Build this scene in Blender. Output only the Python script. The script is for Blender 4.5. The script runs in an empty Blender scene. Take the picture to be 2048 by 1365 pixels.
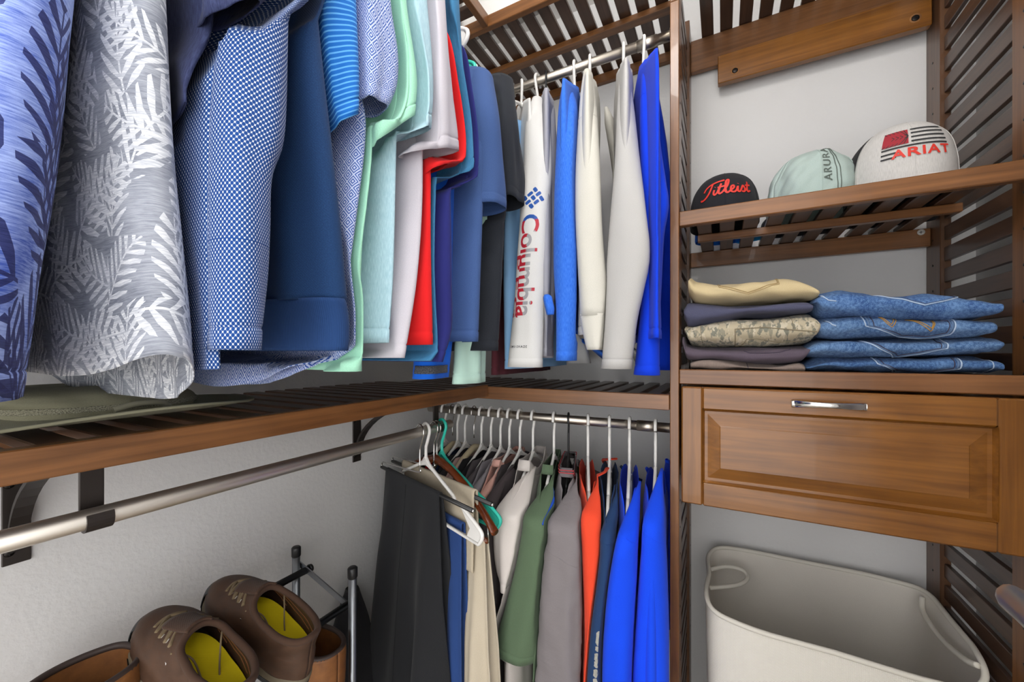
import bpy, bmesh, math, random
import numpy as np
from mathutils import Vector

# ---------------------------------------------------------------- camera, world, lights, exposure
SC = bpy.context.scene
COL = SC.collection
CZ = 1.17                                   # camera height above the floor
FPX = 14.0 / 36.0 * 2048.0                  # focal length in pixels of the 2048 frame
HOR = 705.0                                 # horizon row
TH = math.atan(421.0 / FPX)                 # camera yaw towards the left wall
cam_d = bpy.data.cameras.new('camera'); cam = bpy.data.objects.new('camera', cam_d); COL.objects.link(cam)
cam_d.sensor_width = 36.0; cam_d.lens = 14.0; cam_d.clip_start = 0.01; cam_d.clip_end = 50
cam_d.shift_y = (HOR - 682.5) / 2048.0
cam.location = (0, 0, CZ); cam.rotation_euler = (math.pi / 2, 0, TH)
SC.camera = cam
wd = bpy.data.worlds.new('world'); SC.world = wd; wd.use_nodes = True
wd.node_tree.nodes['Background'].inputs[0].default_value = (1.0, 0.995, 0.99, 1)
wd.node_tree.nodes['Background'].inputs[1].default_value = 4.6
SC.view_settings.view_transform = 'Standard'; SC.view_settings.look = 'None'
SC.view_settings.gamma = 1.0; SC.view_settings.use_curve_mapping = False
SC.view_settings.exposure = -0.34
LAMP = (-0.12, 0.30)                        # ceiling lamp position (its fixture is built below)
LAMP_E = 48.0                               # glow of its globe

# ---------------------------------------------------------------- geometry helpers
XL, YB = -1.023, 1.422                      # left wall, back wall
SX, SY = -0.617, 1.016                      # front edges of the shelves along them
RXL, RYB = -0.69, 1.09                      # rod positions
PX0, PX1 = -0.0902, 0.469                   # inner faces of the tower side panels
TY = 1.01                                   # tower front
CT, ST_ = math.cos(TH), math.sin(TH)
def ray(px, py):
    u = (px - 1024.0) / FPX; v = (HOR - py) / FPX
    return Vector((-ST_ + CT * u, CT + ST_ * u, v))
def at_x(px, py, x):
    d = ray(px, py); s = x / d.x; return Vector((x, d.y * s, CZ + d.z * s))
def at_y(px, py, y):
    d = ray(px, py); s = y / d.y; return Vector((d.x * s, y, CZ + d.z * s))
def at_z(px, py, z):
    d = ray(px, py); s = (z - CZ) / d.z; return Vector((d.x * s, d.y * s, z))

ORG = {}
def thing(name, label, cat, loc=(0, 0, 0), group=None):
    o = bpy.data.objects.new(name, None); COL.objects.link(o)
    o.empty_display_size = 0.05
    o.location = loc; o['label'] = label; o['category'] = cat
    if group: o['group'] = group
    ORG[o] = Vector(loc); return o
def tag(o, label, cat, group=None, kind=None):
    o['label'] = label; o['category'] = cat
    if group: o['group'] = group
    if kind: o['kind'] = kind
    return o
def make(name, verts, faces, mat, parent=None, smooth=True, uvs=None, org=None, solid=0, label=None):
    """one mesh object from world-space vertices"""
    V = np.asarray([tuple(v) for v in verts] if not isinstance(verts, np.ndarray) else verts, dtype=float)
    if org is None:
        org = ORG[parent] if parent is not None else Vector(((V[:, 0].min() + V[:, 0].max()) / 2, (V[:, 1].min() + V[:, 1].max()) / 2, V[:, 2].min()))
    org = Vector(org)
    me = bpy.data.meshes.new(name)
    me.from_pydata((V - np.array(org)).tolist(), [], faces if isinstance(faces, list) else faces.tolist())
    if smooth: me.polygons.foreach_set('use_smooth', [True] * len(me.polygons))
    if uvs is not None:
        l = me.uv_layers.new(name='UVMap'); idx = np.zeros(len(me.loops), dtype=int); me.loops.foreach_get('vertex_index', idx)
        l.data.foreach_set('uv', np.asarray(uvs)[idx].ravel())
    me.materials.append(mat); me.update()
    o = bpy.data.objects.new(name, me); COL.objects.link(o)
    ORG[o] = org
    if parent is not None:
        o.parent = parent; o.location = org - ORG[parent]
    else: o.location = org
    if solid:
        m = o.modifiers.new('thickness', 'SOLIDIFY'); m.thickness = solid; m.offset = -1
    if label: o['label'] = label
    return o
def boxgeo(x0, x1, y0, y1, z0, z1, bv=0.0):
    if bv <= 0:
        v = [(x, y, z) for x in (x0, x1) for y in (y0, y1) for z in (z0, z1)]
        f = [(0, 1, 3, 2), (4, 6, 7, 5), (0, 4, 5, 1), (2, 3, 7, 6), (0, 2, 6, 4), (1, 5, 7, 3)]
        return v, f
    b = bv; v = []; ix = {}
    def vid(p):
        p = tuple(round(c, 7) for c in p)
        if p not in ix: ix[p] = len(v); v.append(p)
        return ix[p]
    X, Y, Z = (x0, x1), (y0, y1), (z0, z1); f = []
    s = (1, -1)
    def c(i, j, k, ax):
        p = [X[i] + s[i] * b, Y[j] + s[j] * b, Z[k] + s[k] * b]
        p[ax] = (X[i], Y[j], Z[k])[ax]; return vid(p)
    for i in (0, 1): f.append([c(i, 0, 0, 0), c(i, 1, 0, 0), c(i, 1, 1, 0), c(i, 0, 1, 0)][::(-1 if i == 0 else 1)])
    for j in (0, 1): f.append([c(0, j, 0, 1), c(1, j, 0, 1), c(1, j, 1, 1), c(0, j, 1, 1)][::(1 if j == 0 else -1)])
    for k in (0, 1): f.append([c(0, 0, k, 2), c(1, 0, k, 2), c(1, 1, k, 2), c(0, 1, k, 2)][::(-1 if k == 0 else 1)])
    for i in (0, 1):
        for j in (0, 1): f.append([c(i, j, 0, 0), c(i, j, 1, 0), c(i, j, 1, 1), c(i, j, 0, 1)])
        for k in (0, 1): f.append([c(i, 0, k, 0), c(i, 1, k, 0), c(i, 1, k, 2), c(i, 0, k, 2)])
    for j in (0, 1):
        for k in (0, 1): f.append([c(0, j, k, 1), c(1, j, k, 1), c(1, j, k, 2), c(0, j, k, 2)])
    for i in (0, 1):
        for j in (0, 1):
            for k in (0, 1): f.append([c(i, j, k, 0), c(i, j, k, 1), c(i, j, k, 2)])
    return v, f
def box(name, x0, x1, y0, y1, z0, z1, mat, parent=None, bv=0.0015, **k):
    v, f = boxgeo(x0, x1, y0, y1, z0, z1, bv)
    c = ((x0 + x1) / 2, (y0 + y1) / 2, z0)
    return make(name, v, f, mat, parent, smooth=False, org=c, **k)
def clone(o, loc, parent, name=None):
    c = bpy.data.objects.new(name or o.name.split('.')[0], o.data); COL.objects.link(c)
    c.parent = parent; ORG[c] = Vector(loc); c.location = Vector(loc) - ORG[parent]
    return c
def pipegeo(pts, r, n=8, cap=True, flat=1.0, closed=False):
    P = [Vector(p) for p in pts]; m = len(P)
    R = r if hasattr(r, '__len__') else [r] * m
    V = []; F = []; up = None
    for i in range(m):
        if closed: t = P[(i + 1) % m] - P[i - 1]
        else: t = P[min(i + 1, m - 1)] - P[max(i - 1, 0)]
        if t.length < 1e-9: t = Vector((0, 0, 1))
        t.normalize()
        if up is None:
            up = Vector((0, 0, 1)) if abs(t.z) < 0.9 else Vector((1, 0, 0))
        a = (up - t * up.dot(t))
        if a.length < 1e-6: a = t.orthogonal()
        a.normalize(); b = t.cross(a); up = a
        for k in range(n):
            an = 2 * math.pi * k / n
            V.append(P[i] + a * (math.cos(an) * R[i] * flat) + b * (math.sin(an) * R[i]))
    for i in range(m if closed else m - 1):
        j = (i + 1) % m
        for k in range(n):
            F.append((i * n + k, i * n + (k + 1) % n, j * n + (k + 1) % n, j * n + k))
    if cap and not closed:
        F.append(tuple(range(n))[::-1]); F.append(tuple(range((m - 1) * n, m * n)))
    return V, F
def pipe(name, pts, r, mat, parent=None, n=8, **k):
    kk = {q: k.pop(q) for q in ('cap', 'flat', 'closed') if q in k}
    v, f = pipegeo(pts, r, n, **kk); return make(name, v, f, mat, parent, **k)
def join(*gs):
    V = []; F = []
    for v, f in gs:
        b = len(V); V += [tuple(p) for p in v]; F += [tuple(i + b for i in q) for q in f]
    return V, F
def smoothpath(pts, n=6, closed=False):
    P = [Vector(p) for p in pts]; out = []; m = len(P)
    for i in range(m if closed else m - 1):
        if closed: a, b, c, d = P[i - 1], P[i], P[(i + 1) % m], P[(i + 2) % m]
        else: a, b, c, d = P[max(i - 1, 0)], P[i], P[i + 1], P[min(i + 2, m - 1)]
        for k in range(n):
            t = k / n
            out.append(0.5 * ((2 * b) + (c - a) * t + (2 * a - 5 * b + 4 * c - d) * t * t + (3 * b - a - 3 * c + d) * t ** 3))
    if not closed: out.append(P[-1])
    return out

class Loft:
    """closed loops stacked along a path: cloth bodies, sleeves, shoes, caps, folded clothes.
    stations: (x, y, z, a, b) with a along axis A and b across it (both horizontal)"""
    def __init__(s, st, A=(1, 0), e=2.2, amp=(0.0, 0.0), wl=(0.05, 0.16), seed=0, tail=0.0, front=0.0, sh=None, tilt=(0, 0),
                 groove=0.0, vert=0.35, xf=None, zf=None, bflat=0.0, crumple=0.0, te=1.6):
        st = np.array(st, dtype=float); s.st = st
        d = np.sqrt((np.diff(st[:, :3], axis=0) ** 2).sum(1)); s.par = np.concatenate([[0], np.cumsum(d)]); s.L = s.par[-1]
        s.A = np.array(A, float); s.A /= np.linalg.norm(s.A); s.B = np.array([-s.A[1], s.A[0]])
        s.e, s.amp, s.tail, s.front, s.sh, s.tilt, s.groove, s.xf, s.zf, s.bflat = e, amp, tail, front, sh, tilt, groove, xf, zf, bflat
        rng = np.random.RandomState(seed + 11); s.w = []
        for i in range(7):
            l = wl[0] * (wl[1] / wl[0]) ** rng.rand(); k = 2 * math.pi / l
            an = rng.rand() * 2 * math.pi
            s.w.append((k * math.cos(an), k * math.sin(an) * 1.3, k * vert * (rng.rand() - 0.5), rng.rand() * 6.28, (l / wl[1]) ** 0.6))
        s.cr = crumple; s.te = te
        s.cw = [(rng.uniform(60, 160) * rng.choice([-1, 1]), rng.uniform(60, 160), rng.uniform(50, 150) * rng.choice([-1, 1]), rng.rand() * 6.28) for i in range(6)]
    def stat(s, t):
        x = np.clip(t, 0, 1) * s.L
        i = np.clip(np.searchsorted(s.par, x, side='right') - 1, 0, len(s.par) - 2)
        h = s.par[i + 1] - s.par[i]; q = ((x - s.par[i]) / np.maximum(h, 1e-9))[:, None]
        n = len(s.par); p1 = s.st[i]; p2 = s.st[i + 1]; im = np.maximum(i - 1, 0); ip = np.minimum(i + 2, n - 1)
        m1 = (p2 - s.st[im]) / np.maximum(s.par[i + 1] - s.par[im], 1e-9)[:, None] * h[:, None]
        m2 = (s.st[ip] - p1) / np.maximum(s.par[ip] - s.par[i], 1e-9)[:, None] * h[:, None]
        r = (2 * q ** 3 - 3 * q ** 2 + 1) * p1 + (q ** 3 - 2 * q ** 2 + q) * m1 + (-2 * q ** 3 + 3 * q ** 2) * p2 + (q ** 3 - q ** 2) * m2
        r[:, 3:] = np.maximum(r[:, 3:], 0.0008); return r
    def p(s, phi, t, off=0.0):
        phi = np.atleast_1d(np.asarray(phi, float)); t = np.atleast_1d(np.asarray(t, float))
        phi, t = np.broadcast_arrays(phi, t)
        c = s.stat(t); a = c[:, 3]; b = c[:, 4]
        co, si = np.cos(phi), np.sin(phi)
        xl = a * np.sign(co) * np.abs(co) ** (2 / s.e); yl = b * np.sign(si) * np.abs(si) ** (2 / s.e)
        if s.bflat: yl = np.where(yl < 0, yl * (1 - s.bflat), yl)
        z = c[:, 2].copy()
        if s.sh:
            nk, sl, dip, nb = s.sh[:4]; fs = s.sh[4] if len(s.sh) > 4 else -1
            w = np.clip(1 - t / 0.4, 0, 1) ** 1.5
            ax = np.abs(xl); z = z + sl * (a - np.maximum(ax, nk)) * w
            inn = np.clip(1 - (ax / nk) ** 2, 0, 1)
            w2 = np.clip(1 - t / 0.25, 0, 1)
            z = z - np.where(si * fs > 0, dip, dip * 0.25) * inn * w2
            yl = yl + np.sign(si) * nb * np.clip(1 - (ax / (nk * 1.5)) ** 2, 0, 1) * w2
        nx, ny = co * b, si * a; nn = np.sqrt(nx * nx + ny * ny) + 1e-9; nx, ny = nx / nn, ny / nn
        am = s.amp[0] + (s.amp[1] - s.amp[0]) * t ** 1.3
        f = 0
        for kx, ky, kz, ph, wt in s.w: f = f + wt * np.sin(kx * xl + ky * yl + kz * (z - s.st[0, 2]) + ph)
        dd = am * f / 2.2 + off
        if s.cr:
            g = 0
            for kx, ky, kz, ph in s.cw: g = g + np.abs(np.sin(0.5 * (kx * xl + ky * yl + kz * z + ph))) - 0.63
            dd = dd + s.cr * g / 2.0
        if s.groove:
            hd = (1 - t) * s.L
            dd = dd - s.groove * np.exp(-((hd - 0.021) / 0.0022) ** 2) + s.groove * 0.5 * (hd < 0.021)
        xl = xl + nx * dd; yl = yl + ny * dd
        wt = np.clip((t - 0.55) / 0.45, 0, 1) ** 1.5
        if s.tail: z = z - s.tail * (1 - np.abs(co) ** s.te) * wt
        if s.front: z = z + s.front * np.clip(-si, 0, 1) * wt
        if s.tilt[0] or s.tilt[1]: z = z + (s.tilt[0] * xl + s.tilt[1] * yl) * np.clip((t - 0.3) / 0.7, 0, 1)
        if s.zf is not None: z = z + s.zf(phi, t)
        P = np.stack([c[:, 0] + s.A[0] * xl + s.B[0] * yl, c[:, 1] + s.A[1] * xl + s.B[1] * yl, z], 1)
        return P if s.xf is None else s.xf(P)
    def geo(s, n=48, rows=40, t0=0.0, t1=1.0, ph=(-math.pi, math.pi), off=0.0, caps=(False, False)):
        full = abs(ph[1] - ph[0] - 2 * math.pi) < 1e-6
        g = np.linspace(ph[0], ph[1], n + 1)
        if s.e > 0 and full: g = g - 0.12 * np.sin(2 * g)
        T = np.linspace(t0, t1, rows + 1)
        if s.groove and t1 == 1.0:
            h = 1 - np.array([0.026, 0.0235, 0.021, 0.0185]) / s.L; T = np.unique(np.concatenate([T, h[h > 0]]))
        rows = len(T) - 1
        PH, TT = np.meshgrid(g, T); P = s.p(PH.ravel(), TT.ravel(), off)
        m = n + 1
        i = np.arange(rows)[:, None] * m + np.arange(n)[None, :]; i = i.ravel()
        F = np.stack([i, i + 1, i + 1 + m, i + m], 1).tolist()
        R = P.reshape(rows + 1, m, 3); mid = R[int(rows * 0.6)]
        al = np.concatenate([[0], np.cumsum(np.sqrt((np.diff(mid, axis=0) ** 2).sum(1)))]); al -= al[n // 2]
        UV = np.stack([np.broadcast_to(al, (rows + 1, m)).ravel(), (-TT * s.L).ravel()], 1)
        if caps[0]: F.append(list(range(n)))
        if caps[1]: F.append(list(range(rows * m, rows * m + n))[::-1])
        return P, F, UV
    def obj(s, name, mat, parent=None, n=48, rows=40, solid=0.0012, label=None, **k):
        P, F, UV = s.geo(n, rows, **k)
        return make(name, P, F, mat, parent, uvs=UV, solid=solid, label=label)

def textgeo(txt, size=1.0, bold=0.0, shear=0.0, spacing=1.0):
    """flat 2-D lettering: vertices (x, y) from the built-in font, centred on the origin"""
    cu = bpy.data.curves.new('lettering', 'FONT'); cu.body = txt; cu.size = size; cu.offset = bold; cu.shear = shear
    cu.align_x = 'CENTER'; cu.align_y = 'CENTER'; cu.resolution_u = 4; cu.space_character = spacing
    o = bpy.data.objects.new('lettering', cu); COL.objects.link(o)
    bpy.context.view_layer.update()
    ev = o.evaluated_get(bpy.context.evaluated_depsgraph_get()); me = ev.to_mesh()
    V = np.array([v.co[:] for v in me.vertices])[:, :2] if len(me.vertices) else np.zeros((0, 2))
    F = [tuple(p.vertices) for p in me.polygons]
    ev.to_mesh_clear(); bpy.data.objects.remove(o); bpy.data.curves.remove(cu)
    return V, F
def refine(V, F, h):
    """cut flat lettering into small triangles so that it can follow a curved surface"""
    bm = bmesh.new(); vs = [bm.verts.new((x, y, 0)) for x, y in V]
    for f in F:
        try: bm.faces.new([vs[i] for i in f])
        except ValueError: pass
    for _ in range(5):
        bmesh.ops.triangulate(bm, faces=bm.faces[:])
        es = [e for e in bm.edges if e.calc_length() > h]
        if not es: break
        bmesh.ops.subdivide_edges(bm, edges=es, cuts=1)
    bmesh.ops.triangulate(bm, faces=bm.faces[:]); bm.verts.index_update()
    Vn = np.array([v.co[:2] for v in bm.verts]); Fn = [tuple(v.index for v in f.verts) for f in bm.faces]; bm.free()
    return Vn, Fn
# ---------------------------------------------------------------- procedural materials
def lin(h):
    if isinstance(h, str):
        h = h.lstrip('#'); c = [int(h[i:i + 2], 16) / 255 for i in (0, 2, 4)]
    else: c = [q / 255 for q in h]
    return tuple((q / 12.92 if q <= 0.04045 else ((q + 0.055) / 1.055) ** 2.4) for q in c) + (1,)
class G:
    def __init__(s, name):
        s.m = bpy.data.materials.new(name); s.m.use_nodes = True; s.t = s.m.node_tree; s.N = s.t.nodes
        s.b = s.N['Principled BSDF']
    def n(s, typ, **k):
        o = s.N.new(typ); ins = k.pop('ins', {})
        for a, v in k.items(): setattr(o, a, v)
        for a, v in ins.items(): s.set(o.inputs[a], v)
        return o
    def set(s, sock, v):
        if isinstance(v, bpy.types.NodeSocket): s.t.links.new(v, sock)
        elif v is not None: sock.default_value = v
    def math(s, op, a, b=None, c=None, clamp=False):
        o = s.N.new('ShaderNodeMath'); o.operation = op; o.use_clamp = clamp
        for i, v in enumerate((a, b, c)):
            if v is not None: s.set(o.inputs[i], v)
        return o.outputs[0]
    def mix(s, f, a, b, blend='MIX'):
        o = s.N.new('ShaderNodeMix'); o.data_type = 'RGBA'; o.blend_type = blend
        s.set(o.inputs[0], f); s.set(o.inputs[6], a); s.set(o.inputs[7], b); return o.outputs[2]
    def coord(s, kind='UV', scale=(1, 1, 1), rot=(0, 0, 0), loc=(0, 0, 0)):
        t = s.n('ShaderNodeTexCoord'); m = s.n('ShaderNodeMapping'); s.set(m.inputs[0], t.outputs[kind])
        m.inputs['Scale'].default_value = scale; m.inputs['Rotation'].default_value = rot; m.inputs['Location'].default_value = loc
        return m.outputs[0]
    def noise(s, vec, scale=1.0, detail=2.0, rough=0.5, dist=0.0):
        return s.n('ShaderNodeTexNoise', ins={'Vector': vec, 'Scale': scale, 'Detail': detail, 'Roughness': rough, 'Distortion': dist}).outputs['Fac']
    def ramp(s, f, lo, hi, a=0.0, b=1.0):
        o = s.n('ShaderNodeMapRange', ins={0: f, 1: lo, 2: hi, 3: a, 4: b}); o.clamp = True; return o.outputs[0]
    def bump(s, h, st=0.2, d=0.001):
        o = s.n('ShaderNodeBump', ins={'Strength': st, 'Distance': d, 'Height': h}); s.t.links.new(o.outputs[0], s.b.inputs['Normal'])
    def out(s, col=None, rough=0.6, metal=0.0, sheen=0.0, coat=0.0, spec=0.5):
        if col is not None: s.set(s.b.inputs['Base Color'], col)
        s.set(s.b.inputs['Roughness'], rough); s.b.inputs['Metallic'].default_value = metal
        s.b.inputs['Sheen Weight'].default_value = sheen; s.b.inputs['Coat Weight'].default_value = coat
        s.b.inputs['Specular IOR Level'].default_value = spec
        return s.m
MC = {}
def plain(name, col, rough=0.5, metal=0.0, var=0.06, scale=30, **k):
    if name in MC: return MC[name]
    g = G(name); c = lin(col); f = g.noise(g.coord('Object'), scale, 3)
    d = tuple(x * (1 - var * 2) for x in c[:3]) + (1,)
    MC[name] = g.out(g.mix(f, d, c), rough, metal, **k); return MC[name]
def fabric(name, col, col2=None, amount=0.5, kind='knit', rough=0.9, sheen=0.05, bump=0.35):
    """kind: knit (soft jersey), heather (streaked yarn), twill, rib, denim, pique, nylon"""
    if name in MC: return MC[name]
    g = G(name); uv = g.coord('UV'); c = lin(col)
    base = g.noise(uv, 9, 3)
    dk = tuple(x * 0.86 for x in c[:3]) + (1,)
    colr = g.mix(base, dk, c)
    if col2 is not None:
        sc = {'heather': (900, 90, 1), 'denim': (500, 1400, 1)}.get(kind, (700, 700, 1))
        h = g.noise(g.coord('UV', sc), 1, 3, 0.6)
        colr = g.mix(g.math('MULTIPLY', g.ramp(h, 0.42, 0.62), amount), colr, lin(col2))
    if kind == 'denim':
        fade = g.ramp(g.noise(g.coord('UV', (9, 16, 1)), 1, 5, 0.65), 0.38, 0.66)
        colr = g.mix(g.math('MULTIPLY', fade, 0.40), colr, lin(col2 or col))
        mot = g.noise(g.coord('UV', (150, 190, 1)), 1, 4, 0.7); colr = g.mix(g.math('MULTIPLY', g.ramp(mot, 0.48, 0.68), 0.45), colr, lin(col2 or col))
        colr = g.mix(g.math('MULTIPLY', g.ramp(mot, 0.50, 0.34), 0.45), colr, tuple(x * 0.45 for x in c[:3]) + (1,))
    if kind in ('knit', 'heather'): hgt = g.noise(g.coord('UV', (1500, 900, 1)), 1, 1)
    elif kind == 'rib': hgt = g.n('ShaderNodeTexWave', ins={'Vector': uv, 'Scale': 130}).outputs['Fac']
    elif kind == 'twill' or kind == 'denim': hgt = g.n('ShaderNodeTexWave', ins={'Vector': g.coord('UV', rot=(0, 0, 0.9)), 'Scale': 260}).outputs['Fac']
    elif kind == 'pique':
        hgt = g.n('ShaderNodeTexVoronoi', ins={'Vector': g.coord('UV', rot=(0, 0, 0.78)), 'Scale': 420, 'Randomness': 0.0}).outputs['Distance']
        colr = g.mix(g.math('MULTIPLY', g.ramp(hgt, 0.1, 0.6), 0.25), colr, dk)
    else: hgt = g.noise(g.coord('UV', (14, 40, 1)), 1, 6, 0.6)
    g.bump(hgt, bump, 0.0006 if kind != 'nylon' else 0.004)
    MC[name] = g.out(colr, rough, sheen=sheen, spec=0.25); return MC[name]
def palm(name, g0, g1, leaf, scale=9.0, leaf2=None):
    """printed palm fronds on a streaked ground"""
    g = G(name)
    st = g.noise(g.coord('UV', (60, 700, 1), rot=(0, 0, 0.06)), 1, 4, 0.7); bl = g.noise(g.coord('UV'), 22, 3)
    ground = g.mix(g.ramp(g.math('ADD', g.math('MULTIPLY', st, 0.75), g.math('MULTIPLY', bl, 0.6)), 0.52, 0.82), lin(g0), lin(g1))
    def layer(sc, off, rot, freq, colr, under):
        uv = g.coord('UV', (sc, sc * 0.72, 1), loc=(off, off * 1.7, 0), rot=(0, 0, rot))
        v = g.n('ShaderNodeTexVoronoi', voronoi_dimensions='2D', ins={'Vector': uv, 'Scale': 1.0, 'Randomness': 0.75})
        d = g.n('ShaderNodeVectorMath', operation='SUBTRACT'); g.set(d.inputs[0], uv); g.set(d.inputs[1], v.outputs['Position'])
        sp = g.n('ShaderNodeSeparateXYZ', ins={0: d.outputs[0]}); cs = g.n('ShaderNodeSeparateColor', ins={0: v.outputs['Color']})
        an = g.math('ADD', g.math('MULTIPLY', cs.outputs[0], 2.4), 0.6)
        co, si = g.math('COSINE', an), g.math('SINE', an); x, y = sp.outputs[0], sp.outputs[1]
        p = g.math('ADD', g.math('MULTIPLY', x, co), g.math('MULTIPLY', y, si))
        q = g.math('SUBTRACT', g.math('MULTIPLY', y, co), g.math('MULTIPLY', x, si))
        q = g.math('ADD', q, g.math('MULTIPLY', g.math('MULTIPLY', p, p), 0.25)); aq = g.math('ABSOLUTE', q)
        fr = g.math('FRACT', g.math('MULTIPLY', g.math('SUBTRACT', p, g.math('MULTIPLY', aq, 0.95)), freq))
        w = g.math('MULTIPLY_ADD', g.math('ABSOLUTE', g.math('SUBTRACT', aq, 0.16)), -1.1, 0.31)
        leafm = g.math('LESS_THAN', g.math('ABSOLUTE', g.math('SUBTRACT', fr, 0.5)), w)
        env = g.math('ADD', g.math('MULTIPLY', g.math('MULTIPLY', p, p), 1.9), g.math('MULTIPLY', g.math('MULTIPLY', q, q), 9.0))
        m = g.math('MULTIPLY', leafm, g.math('LESS_THAN', env, 1.0))
        rib = g.math('MULTIPLY', g.math('LESS_THAN', aq, 0.014), g.math('LESS_THAN', g.math('ABSOLUTE', p), 0.72))
        m = g.math('MAXIMUM', m, rib)
        return g.mix(g.math('MULTIPLY', m, 0.93), under, colr)
    streak = g.mix(g.ramp(st, 0.35, 0.6), lin(leaf), lin(leaf2 or leaf))
    c = layer(scale, 0.0, 0.0, 6.0, streak, ground); c = layer(scale * 0.83, 3.7, 0.9, 5.5, streak, c)
    g.bump(g.noise(g.coord('UV', (1200, 1200, 1)), 1, 1), 0.3, 0.0005)
    MC[name] = g.out(c, 0.88, sheen=0.04, spec=0.25); return MC[name]
def dots(name, ground, dot, scale, thr=0.43, rot=0.785):
    g = G(name); v = g.n('ShaderNodeTexVoronoi', voronoi_dimensions='2D', ins={'Vector': g.coord('UV', (1, 0.8, 1), rot=(0, 0, rot)), 'Scale': scale, 'Randomness': 0.0})
    c = g.mix(g.ramp(v.outputs['Distance'], thr - 0.05, thr + 0.05), lin(dot), lin(ground))
    g.bump(g.noise(g.coord('UV'), 1300, 1), 0.25, 0.0005); MC[name] = g.out(c, 0.85, sheen=0.04, spec=0.25); return MC[name]
def geoprint(name, c0, c1, scale):
    g = G(name); v = g.n('ShaderNodeTexVoronoi', voronoi_dimensions='2D', distance='CHEBYCHEV', ins={'Vector': g.coord('UV', (1, 0.8, 1), rot=(0, 0, 0.785)), 'Scale': scale, 'Randomness': 0.0})
    r = g.math('SINE', g.math('MULTIPLY', v.outputs['Distance'], 29.0))
    MC[name] = g.out(g.mix(g.ramp(r, -0.25, 0.25), lin(c0), lin(c1)), 0.85, sheen=0.04, spec=0.25); return MC[name]
def stripes(name, c0, c1, period, duty=0.5):
    g = G(name); s = g.n('ShaderNodeSeparateXYZ', ins={0: g.coord('UV')})
    f = g.math('FRACT', g.math('DIVIDE', s.outputs[1], period)); m = g.math('LESS_THAN', f, duty)
    g.bump(g.noise(g.coord('UV'), 1300, 1), 0.25, 0.0005)
    MC[name] = g.out(g.mix(m, lin(c0), lin(c1)), 0.85, sheen=0.04, spec=0.25); return MC[name]
def camo(name, cols):
    g = G(name); c = lin(cols[0])
    for i, k in enumerate(cols[1:]):
        n = g.noise(g.coord('UV', (24 + 8 * i, 60 + 12 * i, 1), loc=(i * 3.1, i * 1.7, 0), rot=(0, 0, 0.25)), 1, 3, 0.6, 0.3)
        c = g.mix(g.ramp(n, 0.545, 0.565), c, lin(k))
    g.bump(g.n('ShaderNodeTexWave', ins={'Vector': g.coord('UV', rot=(0, 0, 0.9)), 'Scale': 240}).outputs['Fac'], 0.3, 0.0005)
    MC[name] = g.out(c, 0.9, sheen=0.1, spec=0.25); return MC[name]
def wood(axis, c0='#573519', c1='#916036', name=None, rough=0.36):
    """stained wood with grain running along the given axis of the piece"""
    key = name or 'stained_wood_' + axis
    if key in MC: return MC[key]
    g = G(key); sc = {'x': (3, 70, 70), 'y': (70, 3, 70), 'z': (70, 70, 3)}[axis]
    oi = g.n('ShaderNodeObjectInfo'); t = g.n('ShaderNodeTexCoord')
    ad = g.n('ShaderNodeVectorMath', operation='ADD'); g.set(ad.inputs[0], t.outputs['Object'])
    mu = g.n('ShaderNodeVectorMath', operation='SCALE'); mu.inputs[0].default_value = (7.3, 3.1, 5.7); g.set(mu.inputs['Scale'], oi.outputs['Random']); g.set(ad.inputs[1], mu.outputs[0])
    mp = g.n('ShaderNodeMapping', ins={0: ad.outputs[0]}); mp.inputs['Scale'].default_value = sc
    n1 = g.noise(mp.outputs[0], 1.0, 5, 0.6, 0.6); n2 = g.noise(ad.outputs[0], 7.0, 3, 0.5)
    f = g.math('ADD', g.math('MULTIPLY', n1, 0.65), g.math('MULTIPLY', n2, 0.35))
    c = g.mix(g.ramp(f, 0.32, 0.68), lin(c0), lin(c1))
    c = g.mix(g.math('MULTIPLY', oi.outputs['Random'], 0.18), c, lin(c0))
    g.bump(n1, 0.08, 0.001); MC[key] = g.out(c, rough, coat=0.15); return MC[key]
def wallmat(name, col):
    g = G(name); co = g.coord('Object'); n = g.noise(co, 95, 4, 0.55); b = g.noise(co, 1.4, 2)
    c = lin(col); d = tuple(x * 0.96 for x in c[:3]) + (1,)
    g.bump(g.ramp(n, 0.40, 0.66), 0.16, 0.0018); MC[name] = g.out(g.mix(b, d, c), 0.75, spec=0.3); return MC[name]
def brushed(name, col, rough=0.3, axis=(4, 4, 300)):
    if name in MC: return MC[name]
    g = G(name); n = g.noise(g.coord('Object', axis), 1, 3); g.bump(n, 0.06, 0.0006)
    MC[name] = g.out(lin(col), g.ramp(n, 0.2, 0.8, rough - 0.06, rough + 0.08), 1.0); return MC[name]
WX, WY, WZ = wood('x'), wood('y'), wood('z')
DRAW_X = wood('x', '#5f370f', '#966124', 'drawer_wood_along', 0.3); DRAW_Z = wood('z', '#5f370f', '#966124', 'drawer_wood_upright', 0.3)
SLX = wood('x', '#36241a', '#604433', 'dark_slat_wood_x'); SLY = wood('y', '#36241a', '#604433', 'dark_slat_wood_y'); STZ = wood('z', '#4a3020', '#745238', 'stile_wood_z')
SATIN = brushed('satin_nickel', '#c9c6c1', 0.34, (60, 60, 60))
NICKEL_Y = brushed('brushed_nickel_along', '#e2dcd3', 0.42, (300, 4, 300)); NICKEL_X = brushed('brushed_nickel_across', '#c2baaf', 0.36, (4, 300, 300))
CHROME = brushed('polished_chrome', '#d8d6d2', 0.12, (40, 40, 40))
IRON = plain('dark_bronze_metal', '#3b3532', 0.45, 0.6)
SCREW = plain('dark_screw_metal', '#2a2624', 0.4, 0.8)
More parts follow.
